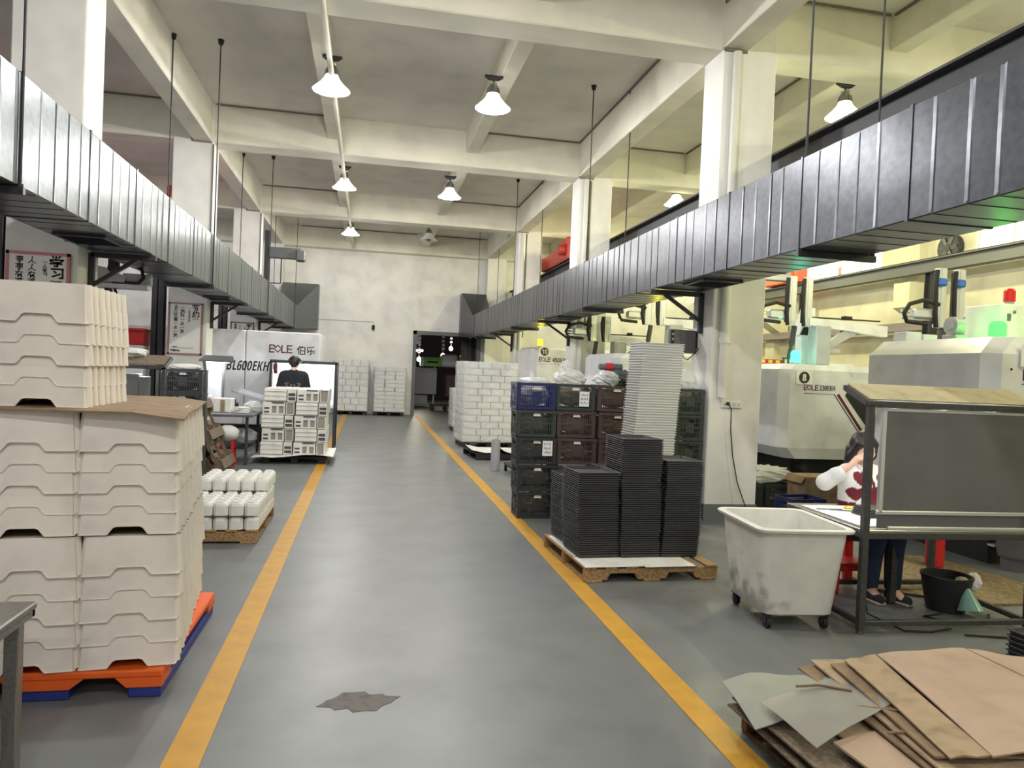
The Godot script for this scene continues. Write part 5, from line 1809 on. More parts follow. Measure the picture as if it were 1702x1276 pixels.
func robot(label: String, at: Vector3, mast: float, beam: float, blue: bool) -> void:
	var t = thing("take_out_robot", label, "robot arm", at)
	var b = MB.new()
	# traverse beam on a bracket
	b.hexa([v3(0, 0.12, 0.07), v3(beam, 0.0, 0.07), v3(beam, 0.0, -0.07), v3(0, 0.12, -0.07), v3(0, 0.24, 0.07), v3(beam, 0.17, 0.07), v3(beam, 0.17, -0.07), v3(0, 0.24, -0.07)])
	obj("traverse_beam", b, M.white_m, t)
	b = MB.new()
	b.span(v3(0.02, 0.24, -0.02), v3(beam - 0.1, 0.26, 0.02)); b.span(v3(beam * 0.45, 0.24, -0.05), v3(beam * 0.55, 0.3, 0.05), 0.006)
	obj("guide_track", b, M.black, t)
	b = MB.new()
	b.span(v3(0.1, -0.5, -0.12), v3(0.36, 0.12, 0.12), 0.015)
	b.prism(PackedVector2Array([Vector2(0.36, -0.25), Vector2(1.0, 0.1), Vector2(0.7, 0.12), Vector2(0.36, -0.15)]), 0.1, Transform3D(Basis(), v3(0, 0, -0.05)))
	b.span(v3(0.3, -0.3, -0.1), v3(0.55, -0.24, 0.1), 0.01)
	obj("pedestal", b, M.grey_m, t)
	# twin vertical arms
	for x in [-0.36, -0.08]:
		b = MB.new()
		b.span(v3(x, 0.1, -0.04), v3(x + 0.13, 0.1 + mast, 0.05), 0.01)
		b.span(v3(x + 0.04, 0.12, 0.05), v3(x + 0.07, 0.08 + mast, 0.056))
		obj("vertical_arm", b, M.alu, t)
		b = MB.new()
		b.span(v3(x - 0.03, 0.15, -0.03), v3(x, 0.05 + mast, 0.04), 0.004)
		b.tube([v3(x - 0.04, 0.1 + mast * 0.95, 0.06), v3(x - 0.07, 0.1 + mast * 0.7, 0.08), v3(x - 0.06, 0.3, 0.08), v3(x - 0.02, 0.1, 0.06)], 0.03, 8)
		obj("cable_chain", b, M.rubber, t)
		if blue:
			b = MB.new()
			b.box(v3(x + 0.02, mast * 0.88, 0.08), v3(0.13, 0.1, 0.08), 0.02)
			obj("hose_clip", b, M.blue_clip, t)
	b = MB.new()
	b.span(v3(-0.7, 0.2, -0.05), v3(-0.36, 0.34, 0.06), 0.03)
	for k in 3: b.bar(v3(-0.85, 0.2 + 0.05 * k, 0), v3(-0.3, 0.2 + 0.05 * k, 0), 0.03, 0.025)
	obj("cross_slide", b, M.alu, t)
	b = MB.new()
	b.tube([v3(-0.35, 0.4, 0.06), v3(-0.6, 0.44, 0.08), v3(-0.8, 0.38, 0.08), v3(-0.86, 0.26, 0.06), v3(-0.8, 0.16, 0.04), v3(-0.5, 0.14, 0.04)], 0.028, 8)
	obj("hose", b, M.rubber, t)
	b = MB.new()
	b.bar(v3(-0.22, 0.1, 0), v3(-0.26, -0.2, 0), 0.07, 0.06, 0.006)
	b.bar(v3(-0.26, -0.2, 0), v3(-0.3, -0.42, 0), 0.045, 0.045, 0.004)
	b.bar(v3(-0.4, -0.42, 0), v3(-0.2, -0.42, 0), 0.03, 0.03)
	for x in [-0.38, -0.3, -0.22]: b.cyl(v3(x, -0.42, 0), v3(x, -0.5, 0), 0.014, 0.018, 8)
	obj("gripper", b, M.steel_dark, t)

func machines_right() -> void:
	# number 8
	var t = thing("moulding_machine", "white moulding machine number 8 with maroon stripes beside the right column", "machine")
	guard(t, 5.83, 8.9, -9.5, 1.6, 0.56, 1.93, 0.08)
	badge(t, "8", v3(6.16, 1.74, -9.49), 0.085)
	var b = MB.new()
	maker_mark(b, v3(6.17, 1.565, -9.497), 0.24, 0.07)
	obj("maker_mark", b, M.maroon, t)
	obj("model_name", words("230EKH", v3(6.42, 1.562, -9.5), 0.25, 0.075), M.ink, t)
	b = MB.new()
	b.box(v3(6.42, 1.515, -9.498), v3(0.5, 0.006, 0.004))
	b.bar(v3(6.66, 1.515, -9.498), v3(7.12, 0.93, -9.498), 0.012, 0.004, 0.0, Vector3.BACK)
	obj("thin_line", b, M.ink, t)
	b = MB.new()
	b.bar(v3(6.72, 1.515, -9.498), v3(7.16, 0.96, -9.498), 0.04, 0.004, 0.0, Vector3.BACK)
	obj("stripe", b, M.maroon, t)
	b = MB.new()
	b.prism(PackedVector2Array([Vector2(6.84, 1.5), Vector2(6.88, 1.58), Vector2(7.0, 1.6), Vector2(7.6, 1.6), Vector2(7.6, 0.95), Vector2(7.3, 0.95)]), 0.01, Transform3D(Basis(), v3(0, 0, -9.505)))
	obj("dark_window", b, M.black, t)
	b = MB.new()
	b.span(v3(6.25, 0, -10.9), v3(8.9, 0.56, -9.9)); b.span(v3(6.2, 0.3, -10.0), v3(6.5, 0.58, -9.8)); b.cyl(v3(6.3, 0.42, -9.75), v3(6.3, 0.42, -9.6), 0.06)
	obj("machine_base", b, M.black, t)
	b = MB.new()
	b.span(v3(5.95, 1.94, -10.75), v3(6.55, 2.02, -10.7)); b.span(v3(5.95, 1.93, -10.72), v3(6.55, 1.95, -10.6))
	obj("red_bar", b, M.red, t)
	b = MB.new()
	for k in 3: b.box(v3(6.2 + 0.13 * k, 1.985, -10.697), v3(0.07, 0.05, 0.004))
	obj("warning_labels", b, M.yellow, t)
	beacon(v3(6.55, 1.93, -10.35), Color(0.35, 1.0, 0.8), "glowing turquoise signal lamp on top of machine number 8", 0.075, 1.6)
	robot("white take-out robot with a long traverse beam above machine number 8", v3(6.82, 2.46, -10.5), 0.78, 1.4, false)
	t = thing("feeder", "white feeder with a column of black discs above machine number 8", "feeder", v3(6.98, 2.44, -10.85))
	b = MB.new()
	b.prism(PackedVector2Array([Vector2(-0.13, 0), Vector2(0.14, 0), Vector2(0.14, 0.45), Vector2(0.0, 0.45)]), 0.2, Transform3D(Basis(), v3(0, 0, -0.1)))
	b.span(v3(-0.08, -0.51, -0.08), v3(0.1, 0.0, 0.08))
	obj("case", b, M.white_m, t)
	b = MB.new()
	for k in 3:
		var dm = MB.new()
		dm.cyl(v3(0.02 - 0.01 * (2 - k), 0.18 + 0.09 * k, 0.1), v3(0.02 - 0.01 * (2 - k), 0.18 + 0.09 * k, 0.11), 0.035, 0.035, 14)
		obj("disc", dm, M.black, t)
	b.prism(PackedVector2Array([Vector2(-0.12, 0.0), Vector2(0.02, 0), Vector2(0.03, 0.13), Vector2(-0.06, 0.13)]), 0.01, Transform3D(Basis(), v3(0, 0, 0.1)))
	obj("dark_chute", b, M.black, t)
	# number 7
	t = thing("moulding_machine", "large white moulding machine number 7 behind the light bench", "machine")
	guard(t, 5.5, 9.5, -5.62, 1.75, 0.62, 2.16, 0.16)
	badge(t, "7", v3(5.93, 1.99, -5.60), 0.09)
	b = MB.new()
	maker_mark(b, v3(5.85, 1.77, -5.615), 0.34, 0.085)
	obj("maker_mark", b, M.maroon, t)
	b = MB.new()
	b.box(v3(6.1, 1.73, -5.617), v3(0.52, 0.006, 0.004))
	obj("thin_line", b, M.ink, t)
	b = MB.new()
	b.cyl(v3(5.72, 1.86, -5.63), v3(5.72, 1.86, -5.615), 0.011, 0.011, 10)
	obj("lock", b, M.black, t)
	b = MB.new()
	b.span(v3(5.9, 0, -7.2), v3(9.5, 0.62, -5.95))
	obj("machine_base", b, M.black, t)
	b = MB.new()
	b.span(v3(5.88, 0.18, -5.94), v3(7.5, 0.2, -5.86)); b.span(v3(6.1, 0.42, -5.94), v3(7.5, 0.435, -5.88))
	obj("foot_rail", b, M.alu, t)
	beacon(v3(6.62, 2.15, -6.7), Color(0.3, 1.0, 0.35), "glowing green signal lamp on top of machine number 7", 0.085, 2.2)
	beacon(v3(7.05, 2.62, -7.0), Color(0.85, 0.12, 0.1), "red dome signal lamp on the cabinet behind machine number 7", 0.06, 0.0)
	t = thing("control_cabinet", "pale cabinet with small fittings on top of machine number 7", "cabinet", v3(6.8, 2.17, -7.0))
	b = MB.new()
	b.span(v3(-0.05, 0.0, -0.3), v3(1.4, 0.45, 0.2), 0.015)
	obj("case", b, M.white_c, t)
	b = MB.new()
	b.box(v3(0.05, 0.3, 0.205), v3(0.04, 0.08, 0.02), 0.004)
	obj("switch", b, M.grey_d, t)
	b = MB.new()
	b.box(v3(0.12, 0.36, 0.205), v3(0.03, 0.03, 0.02), 0.004)
	obj("switch", b, M.grey_d, t)
	t = thing("material_hopper", "grey flanged hopper beside the green lamp on machine number 7", "hopper", v3(6.3, 2.16, -7.0))
	b = MB.new()
	b.cyl(v3(0.0, 0.2, 0), v3(0.12, 0.2, 0), 0.1, 0.1, 20); b.cyl(v3(-0.03, 0.2, 0.0), v3(0.0, 0.2, 0.0), 0.05, 0.05, 14); b.span(v3(-0.02, 0.0, -0.1), v3(0.14, 0.1, 0.1), 0.01)
	obj("barrel", b, M.grey_m, t)
	robot("white take-out robot with blue hose clips above machine number 7", v3(7.58, 2.35, -8.3), 0.78, 1.5, true)
	t = thing("robot_controller", "white control boxes on top of machine number 7 left of the blue clips", "control box", v3(6.05, 2.15, -7.1))
	b = MB.new()
	b.span(v3(-0.3, 0, -0.1), v3(-0.1, 0.12, 0.1), 0.01); b.span(v3(-0.08, 0, -0.1), v3(0.1, 0.1, 0.1), 0.01)
	obj("case", b, M.white_m, t)
	# number 9 and 10, partly hidden
	t = thing("moulding_machine", "white moulding machine half hidden behind the white tray stack", "machine")
	guard(t, 4.0, 8.5, -11.6, 1.7, 0.5, 2.03, 0.08)
	b = MB.new()
	maker_mark(b, v3(4.55, 1.79, -11.597), 0.3, 0.085)
	obj("maker_mark", b, M.maroon, t)
	obj("model_name", words("450EKH", v3(4.88, 1.785, -11.6), 0.33, 0.095), M.ink, t)
	b = MB.new()
	b.span(v3(4.3, 0, -13.1), v3(8.5, 0.5, -11.95))
	obj("machine_base", b, M.black, t)
	robot("white take-out robot with black hoses seen above the white tray stack", v3(5.25, 2.5, -12.6), 0.75, 1.2, false)
	robot("white take-out robot beside the second right column", v3(4.55, 2.2, -13.6), 0.5, 0.9, false)
	t = thing("moulding_machine", "white moulding machine number 10 between the far right columns", "machine")
	guard(t, 3.95, 8.5, -17.5, 1.7, 0.5, 2.28, 0.06)
	badge(t, "10", v3(4.25, 2.17, -17.49), 0.1)
	b = MB.new()
	maker_mark(b, v3(4.12, 1.93, -17.497), 0.3, 0.095)
	obj("maker_mark", b, M.maroon, t)
	obj("model_name", words("450EKH", v3(4.46, 1.925, -17.5), 0.42, 0.105), M.ink, t)
	b = MB.new()
	b.box(v3(4.5, 1.87, -17.498), v3(0.8, 0.006, 0.004))
	obj("thin_line", b, M.pink, t)
	b = MB.new()
	b.span(v3(4.3, 0, -19.0), v3(8.5, 0.5, -17.9))
	obj("machine_base", b, M.black, t)
	beacon(v3(4.25, 2.28, -18.0), Color(1.0, 0.95, 0.2), "glowing yellow signal lamp on top of machine number 10", 0.07, 1.5)
	beacon(v3(4.9, 2.03, -12.0), Color(1.0, 0.95, 0.2), "small yellow signal lamp behind the top of the white tray stack", 0.06, 1.2)
	# round fan on the right wall
	t = thing("wall_fan", "round dark exhaust fan high on the right wall between the windows", "fan", v3(12.4, 4.75, -13.9))
	b = MB.new()
	b.cyl(v3(0.08, 0, 0), v3(-0.06, 0, 0), 0.3, 0.3, 24); b.cyl(v3(-0.06, 0, 0), v3(-0.09, 0, 0), 0.08, 0.08, 14)
	obj("housing", b, M.steel_dark, t)
	for k in 6:
		b = MB.new()
		var a = TAU * k / 6
		b.bar(v3(-0.075, 0, 0), v3(-0.075, sin(a) * 0.26, cos(a) * 0.26), 0.09, 0.006, 0.0, Vector3(0.9, 0.3, 0))
		obj("blade", b, M.grey_d, t)
	# floor clutter under machine 8
	for k in 2:
		crate("dark green slotted crate under the clear plastic beside machine number 8, %s of two" % ["left", "right"][k], v3(4.95 + 0.5 * k, 0, -8.95), M.crate_green, 0.0, null)
	b = MB.new()
	b.blob(v3(5.2, 0.42, -8.95), v3(0.5, 0.11, 0.2), 0.4, 31, 12, 22)
	tag(obj("plastic_bag", b, M.bag), "heap of crumpled clear plastic on the crates beside machine number 8", "bag")
	crate("small blue slotted crate at the foot of machine number 8", v3(5.12, 0.0, -7.85), M.blue_crate, 0.1, null)
	t = thing("cardboard_box", "open brown cardboard box behind the seated woman", "box", v3(5.65, 0, -8.3))
	b = MB.new()
	b.span(v3(-0.3, 0, -0.2), v3(0.3, 0.5, 0.2), 0.004)
	obj("carton", b, M.card_dark, t)
	for s in [-1, 1]:
		b = MB.new()
		b.bar(v3(s * 0.3, 0.5, 0), v3(s * 0.36, 0.42, 0), 0.38, 0.005)
		obj("flap", b, M.card_dark, t)
	t = thing("red_drum", "red cylinder standing on the floor board under the bench view", "cylinder", v3(5.2, 0.02, -5.82))
	b = MB.new()
	b.lathe(PackedVector2Array([Vector2(0, 0), Vector2(0.075, 0), Vector2(0.08, 0.01), Vector2(0.08, 0.4), Vector2(0.084, 0.405), Vector2(0.084, 0.42), Vector2(0.08, 0.425), Vector2(0.08, 0.62), Vector2(0.05, 0.68), Vector2(0, 0.69)]), 22)
	obj("body", b, M.red, t)
	t = thing("grey_bin", "grey plastic bin in the shadow under machine number 7", "bin", v3(5.98, 0, -5.72))
	b = MB.new()
	b.lathe(PackedVector2Array([Vector2(0, 0.12), Vector2(0.14, 0.12), Vector2(0.17, 0.3), Vector2(0.17, 0.31), Vector2(0.19, 0.5), Vector2(0.18, 0.5), Vector2(0.15, 0.14)]), 22)
	b.cyl(v3(0, 0, 0), v3(0, 0.12, 0), 0.12, 0.12)
	obj("body", b, M.grey_d, t)
	b = MB.new()
	b.prism(PackedVector2Array([Vector2(4.05, 5.2), Vector2(4.75, 4.75), Vector2(5.7, 4.75), Vector2(5.45, 6.2), Vector2(4.3, 6.15)]), 0.02, Transform3D(Basis(Vector3.RIGHT, Vector3.FORWARD, Vector3.UP), v3(0, 0, 0)))
	tag(obj("floor_board", b, mat(rgb(150, 130, 98), 0.85, 0.0, M.wood.albedo_texture, 1.5)), "brown board lying on the floor behind the light bench", "board")

# ---------------------------------------------------------------- bench, bin and pile at the right
func bench() -> void:
	var t = light_bench("light_bench", "grey steel light bench with a large grey back board, right foreground", v3(3.285, 0, -4.29), -0.05, 1.26, 0.95, 0.685, 1.535, true, {"light": 0.15})
	var b = MB.new()
	b.span(v3(0.03, 0.7, -0.85), v3(1.2, 0.704, -0.08))
	obj("white_sheet", b, M.paper, t)
	b = MB.new()
	b.box(v3(0.62, 0.78, -0.4), v3(0.03, 0.04, 0.03)); b.box(v3(0.66, 0.34, -0.6), v3(0.05, 0.65, 0.05), 0.004)
	obj("inner_post", b, M.frame, t)
	for q in [[3.48, -4.95, 0.5], [3.56, -4.9, 0.2]]:
		b = MB.new()
		b.box(v3(q[0], 0.7075, q[1]), v3(0.2, 0.006, 0.02), 0.002, Basis(Vector3.UP, q[2] - 0.6))
		tag(obj("steel_rule", b, M.grey_d), "dark thin strip on the white bench top, %s" % ("left one" if q[0] < 3.5 else "right one"), "strip")
	b = MB.new()
	b.box(v3(3.66, 0.714, -4.98), v3(0.06, 0.022, 0.04), 0.008)
	tag(obj("yellow_part", b, M.yellow), "small yellow moulded piece on the bench in front of the woman", "part")
	b = MB.new()
	for k in 4: b.box(v3(3.72, 0.713 + 0.016 * k, -4.72), v3(0.3 - 0.01 * k, 0.013, 0.2), 0.002)
	tag(obj("tray_pack", b, M.tray_black), "short pile of dark trays on the bench behind the front post", "tray pile")
	t = thing("stool", "red plastic stool under the seated woman", "stool", v3(3.86, 0, -5.3))
	b = MB.new()
	b.box(v3(0, 0.43, 0), v3(0.34, 0.04, 0.3), 0.012)
	obj("seat", b, M.red, t)
	for sx in [-1, 1]:
		for sz in [-1, 1]:
			b = MB.new()
			b.bar(v3(sx * 0.13, 0.42, sz * 0.11), v3(sx * 0.17, 0.0, sz * 0.15), 0.07, 0.05, 0.006)
			obj("leg", b, M.red, t)
	b = MB.new()
	b.box(v3(0, 0.2, 0), v3(0.33, 0.06, 0.29), 0.01)
	obj("stretcher", b, M.red, t)
	t = thing("waste_bin", "black pail with a clear bag and papers hanging out under the bench", "pail", v3(4.33, 0, -4.72))
	b = MB.new()
	b.lathe(PackedVector2Array([Vector2(0, 0), Vector2(0.13, 0), Vector2(0.175, 0.25), Vector2(0.18, 0.25), Vector2(0.18, 0.265), Vector2(0.165, 0.265), Vector2(0.125, 0.02), Vector2(0, 0.02)]), 22)
	obj("pail", b, M.black, t)
	b = MB.new()
	b.blob(v3(0.04, 0.24, 0.1), v3(0.05, 0.035, 0.04), 0.2, 4, 8, 10)
	obj("crumpled_paper", b, M.tan, t)
	b = MB.new()
	b.cyl(v3(0.04, 0.05, 0.19), v3(0.04, 0.2, 0.15), 0.09, 0.02, 10)
	obj("hanging_bag", b, mat(Color(0.5, 0.66, 0.62, 0.6), 0.2), t)
	b = MB.new()
	b.blob(v3(0.24, 0.2, 0.0), v3(0.06, 0.07, 0.05), 0.3, 14, 8, 10); b.bar(v3(0.18, 0.0, 0.0), v3(0.2, 0.2, 0.0), 0.03, 0.03)
	obj("rag", b, M.cloth_white, t)
	for q in [[[v3(3.42, 0.66, -4.5), v3(3.46, 0.3, -4.52), v3(3.5, 0.06, -4.5), v3(3.62, 0.012, -4.28), v3(3.8, 0.012, -4.25), v3(4.0, 0.01, -4.3)], "black cable trailing from the bench past the front rail"], [[v3(4.0, 0.01, -4.18), v3(4.3, 0.01, -4.1), v3(4.7, 0.01, -4.12)], "black cable lying on the floor right of the bench rail"], [[v3(4.2, 0.01, -4.6), v3(4.0, 0.012, -4.55), v3(4.1, 0.012, -4.42), v3(4.45, 0.012, -4.45), v3(4.55, 0.012, -4.55)], "thin dark wire looped round the black pail"]]:
		b = MB.new()
		b.tube(q[0], 0.007, 6)
		tag(obj("cable", b, M.rubber), q[1], "cable")
	# white tub on castors
	t = thing("tub_trolley", "large white plastic tub on castors beside the light bench", "tub trolley", v3(2.92, 0, -4.68), -0.09)
	b = MB.new()
	b.tinted = true
	var ring = func(w: float, d: float, y: float, r: float) -> Array:
		var o = []
		for q in 4:
			var cx: float = (w / 2 - r) * [1, -1, -1, 1][q]; var cz: float = (d / 2 - r) * [-1, -1, 1, 1][q]
			for k in 6:
				var a = PI / 2 * q + PI / 2 * k / 5.0
				o.append(v3(cx + cos(a) * r, y, cz - sin(a) * r))
		return o
	var rings = []
	for k in 31:
		var f = k / 30.0
		rings.append(ring.call(lerpf(0.5, 0.6, f), lerpf(0.6, 0.72, f), lerpf(0.105, 0.66, f), lerpf(0.07, 0.06, f)))
	rings.push_front(ring.call(0.44, 0.54, 0.085, 0.06))
	rings.append(ring.call(0.67, 0.79, 0.668, 0.07)); rings.append(ring.call(0.68, 0.8, 0.685, 0.07)); rings.append(ring.call(0.66, 0.78, 0.694, 0.07)); rings.append(ring.call(0.59, 0.71, 0.69, 0.06))
	rings.append(ring.call(0.49, 0.59, 0.13, 0.06))
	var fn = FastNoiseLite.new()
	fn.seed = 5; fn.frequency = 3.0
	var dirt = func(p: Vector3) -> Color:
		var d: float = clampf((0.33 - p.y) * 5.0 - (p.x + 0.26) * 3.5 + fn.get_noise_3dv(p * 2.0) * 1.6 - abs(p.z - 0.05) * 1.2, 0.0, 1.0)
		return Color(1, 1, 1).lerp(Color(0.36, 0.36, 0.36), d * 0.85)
	for k in rings.size() - 1:
		for i in 24:
			var j = (i + 1) % 24
			var q = [rings[k][i], rings[k][j], rings[k + 1][j], rings[k + 1][i]]
			# split long panels so that the scuffs have room
			var m: int = 26 if (q[1] - q[0]).length() > 0.2 and k < 32 else 1
			for s in m:
				var a: Vector3 = q[0].lerp(q[1], float(s) / m); var a2: Vector3 = q[0].lerp(q[1], float(s + 1) / m)
				var e: Vector3 = q[3].lerp(q[2], float(s) / m); var e2: Vector3 = q[3].lerp(q[2], float(s + 1) / m)
				b.quad(a, a2, e2, e)
	b.col = Color(1, 1, 1)
	for i in range(1, 23):
		b.tri(rings[0][0], rings[0][i + 1], rings[0][i])
		b.tri(rings[-1][0], rings[-1][i], rings[-1][i + 1])
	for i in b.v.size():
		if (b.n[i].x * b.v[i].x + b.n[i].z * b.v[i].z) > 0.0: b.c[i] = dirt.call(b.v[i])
	var bm: StandardMaterial3D = M.bin.duplicate()
	bm.vertex_color_use_as_albedo = true
	obj("tub", b, bm, t)
	for p in [[-0.2, -0.25], [0.2, -0.25], [-0.2, 0.25], [0.2, 0.25]]:
		b = MB.new()
		b.cyl(v3(p[0] - 0.014, 0.04, p[1]), v3(p[0] + 0.014, 0.04, p[1]), 0.04, 0.04, 16)
		var w = obj("castor", b, M.rubber, t)
		b = MB.new()
		b.span(v3(p[0] - 0.022, 0.035, p[1] - 0.02), v3(p[0] - 0.017, 0.09, p[1] + 0.02)); b.span(v3(p[0] + 0.017, 0.035, p[1] - 0.02), v3(p[0] + 0.022, 0.09, p[1] + 0.02)); b.box(v3(p[0], 0.088, p[1]), v3(0.06, 0.006, 0.06))
		obj("fork", b, M.steel_dark, w)

# a flat sheet with a slight bow, corners given in order
func flat_sheet(c: Array, t: float, bow: float, n := 6) -> MB:
	var g = []
	for i in n + 1:
		var row = []
		for j in n + 1:
			var u = float(j) / n; var w = float(i) / n
			var p: Vector3 = (c[0] as Vector3).lerp(c[1], u).lerp((c[3] as Vector3).lerp(c[2], u), w)
			p.y += bow * (4 * u * (1 - u) + 4 * w * (1 - w)) * 0.5 + 0.004 * sin(u * 9 + w * 5)
			row.append(p)
		g.append(row)
	var b = MB.new()
	b.sheet(g, t)
	return b

func cardboard_pile() -> void:
	wood_pallet("wooden_pallet", "old dark wooden pallet under the pile of flattened cardboard", v3(2.35, 0, -2.62), 0.08, 1.05, 1.1, M.wood_dark, false)
	var sh = [
		[[v3(1.7, 0.14, -3.1), v3(2.7, 0.15, -3.05), v3(2.75, 0.14, -2.1), v3(1.72, 0.14, -2.0)], M.wood_grey, "weathered grey board sheet at the bottom of the cardboard pile"],
		[[v3(1.74, 0.165, -3.12), v3(2.8, 0.17, -3.1), v3(2.9, 0.165, -2.0), v3(1.76, 0.165, -2.05)], M.card_dark, "dark brown flattened carton, second from the bottom of the pile"],
		[[v3(1.7, 0.19, -3.06), v3(2.5, 0.2, -3.1), v3(2.6, 0.19, -1.9), v3(1.75, 0.185, -1.95)], M.wood_grey, "grey-brown flattened carton jutting out at the left of the pile"],
		[[v3(1.95, 0.21, -2.7), v3(2.9, 0.22, -2.9), v3(3.0, 0.21, -1.8), v3(1.98, 0.205, -1.8)], M.card, "tan flattened carton in the middle of the pile with dark torn edges"],
		[[v3(1.86, 0.232, -2.55), v3(2.6, 0.24, -2.75), v3(2.75, 0.23, -1.75), v3(1.9, 0.228, -1.75)], M.card_pink, "pinkish flattened carton at the near left of the pile"],
		[[v3(2.12, 0.255, -3.2), v3(2.7, 0.262, -3.2), v3(2.85, 0.257, -2.0), v3(2.06, 0.253, -2.1)], M.card_dark, "dark brown flattened carton under the top cartons"],
		[[v3(2.2, 0.28, -3.22), v3(2.8, 0.285, -3.16), v3(2.9, 0.28, -2.1), v3(2.08, 0.275, -2.24)], M.card, "tan flattened carton with a raised far corner, second from the top"],
		[[v3(2.24, 0.3, -3.12), v3(2.9, 0.305, -3.14), v3(3.0, 0.3, -2.15), v3(2.1, 0.296, -2.3)], M.card_dark, "brown flattened carton directly under the topmost carton"],
	]
	for k in sh.size():
		tag(obj("flat_carton", flat_sheet(sh[k][0], 0.009, -0.004), sh[k][1]), sh[k][2], "cardboard", "flattened cartons in the pile")
	# the topmost carton with folds
	var t = thing("flat_carton", "large pinkish tan flattened carton with fold lines, topmost of the pile", "cardboard", Vector3(), 0.0, "flattened cartons in the pile")
	obj("main_panel", flat_sheet([v3(2.5, 0.335, -3.13), v3(3.0, 0.345, -3.14), v3(3.0, 0.335, -2.22), v3(2.28, 0.325, -2.23)], 0.007, 0.012), M.card_pink, t)
	obj("side_flap", flat_sheet([v3(2.3, 0.325, -3.1), v3(2.49, 0.333, -3.13), v3(2.27, 0.323, -2.23), v3(2.13, 0.312, -2.26)], 0.007, 0.004), M.card, t)
	obj("side_flap", flat_sheet([v3(3.01, 0.345, -3.13), v3(3.3, 0.33, -3.0), v3(3.3, 0.32, -2.3), v3(3.01, 0.333, -2.23)], 0.007, 0.004), M.card_pink, t)
	var b = MB.new()
	for q in [[0.0, 0.2], [0.3, 0.5], [0.36, 0.8]]:
		b.box(v3(2.62 + q[0], 0.346, -2.95 + q[1]), v3(0.02, 0.002, 0.006))
	obj("staple_hole", b, M.ink, t)
	# clear sheet and grey wrapper on the left
	var g = []
	for i in 7:
		var row = []
		for j in 9:
			var u = j / 8.0; var w = i / 6.0
			row.append(v3(lerpf(1.72, 2.24, u) - 0.08 * w * (1 - u), 0.255 - 0.05 * max(0.0, 0.3 - u) * 3.3 + 0.008 * sin(u * 8 + w * 4), lerpf(-3.2, -2.75, w) + 0.1 * u * (1 - w)))
		g.append(row)
	b = MB.new()
	b.sheet(g, 0.004)
	tag(obj("plastic_wrapper", b, mat(rgb(140, 142, 134), 0.5, 0.0, M.wall.albedo_texture, 1.0)), "greyish white wrapper sheet folded over the far left corner of the pile", "sheet")
	b = flat_sheet([v3(1.72, 0.262, -2.86), v3(2.2, 0.276, -3.04), v3(2.3, 0.318, -2.72), v3(1.74, 0.262, -2.48)], 0.002, 0.006)
	var pm: StandardMaterial3D = mat(Color(0.62, 0.61, 0.6, 0.5), 0.45)
	pm.transparency = BaseMaterial3D.TRANSPARENCY_ALPHA
	tag(obj("plastic_sheet", b, pm), "square of translucent plastic sheet lying across the left of the pile", "sheet")
	for k in 3:
		b = MB.new()
		var z = -2.95 + 0.22 * k
		b.tube([v3(1.95 + 0.06 * k, 0.285, z), v3(2.05 + 0.06 * k, 0.295, z + 0.02), v3(2.16 + 0.06 * k, 0.3 + 0.01 * k, z + 0.1)], 0.006, 6)
		tag(obj("strap", b, M.card_dark), "brown curled packing strap on the pile, %s from its far edge" % nth(k + 1), "strap")
	# black stack at the right edge of the frame
	tray_stack(8, "short stack right of the cardboard pile", "black plastic", M.tray_black, 0.3, 0.3, 0.026, 0.03, v3(3.98, 0.0, -3.55), 0.1, Vector3(), 40)

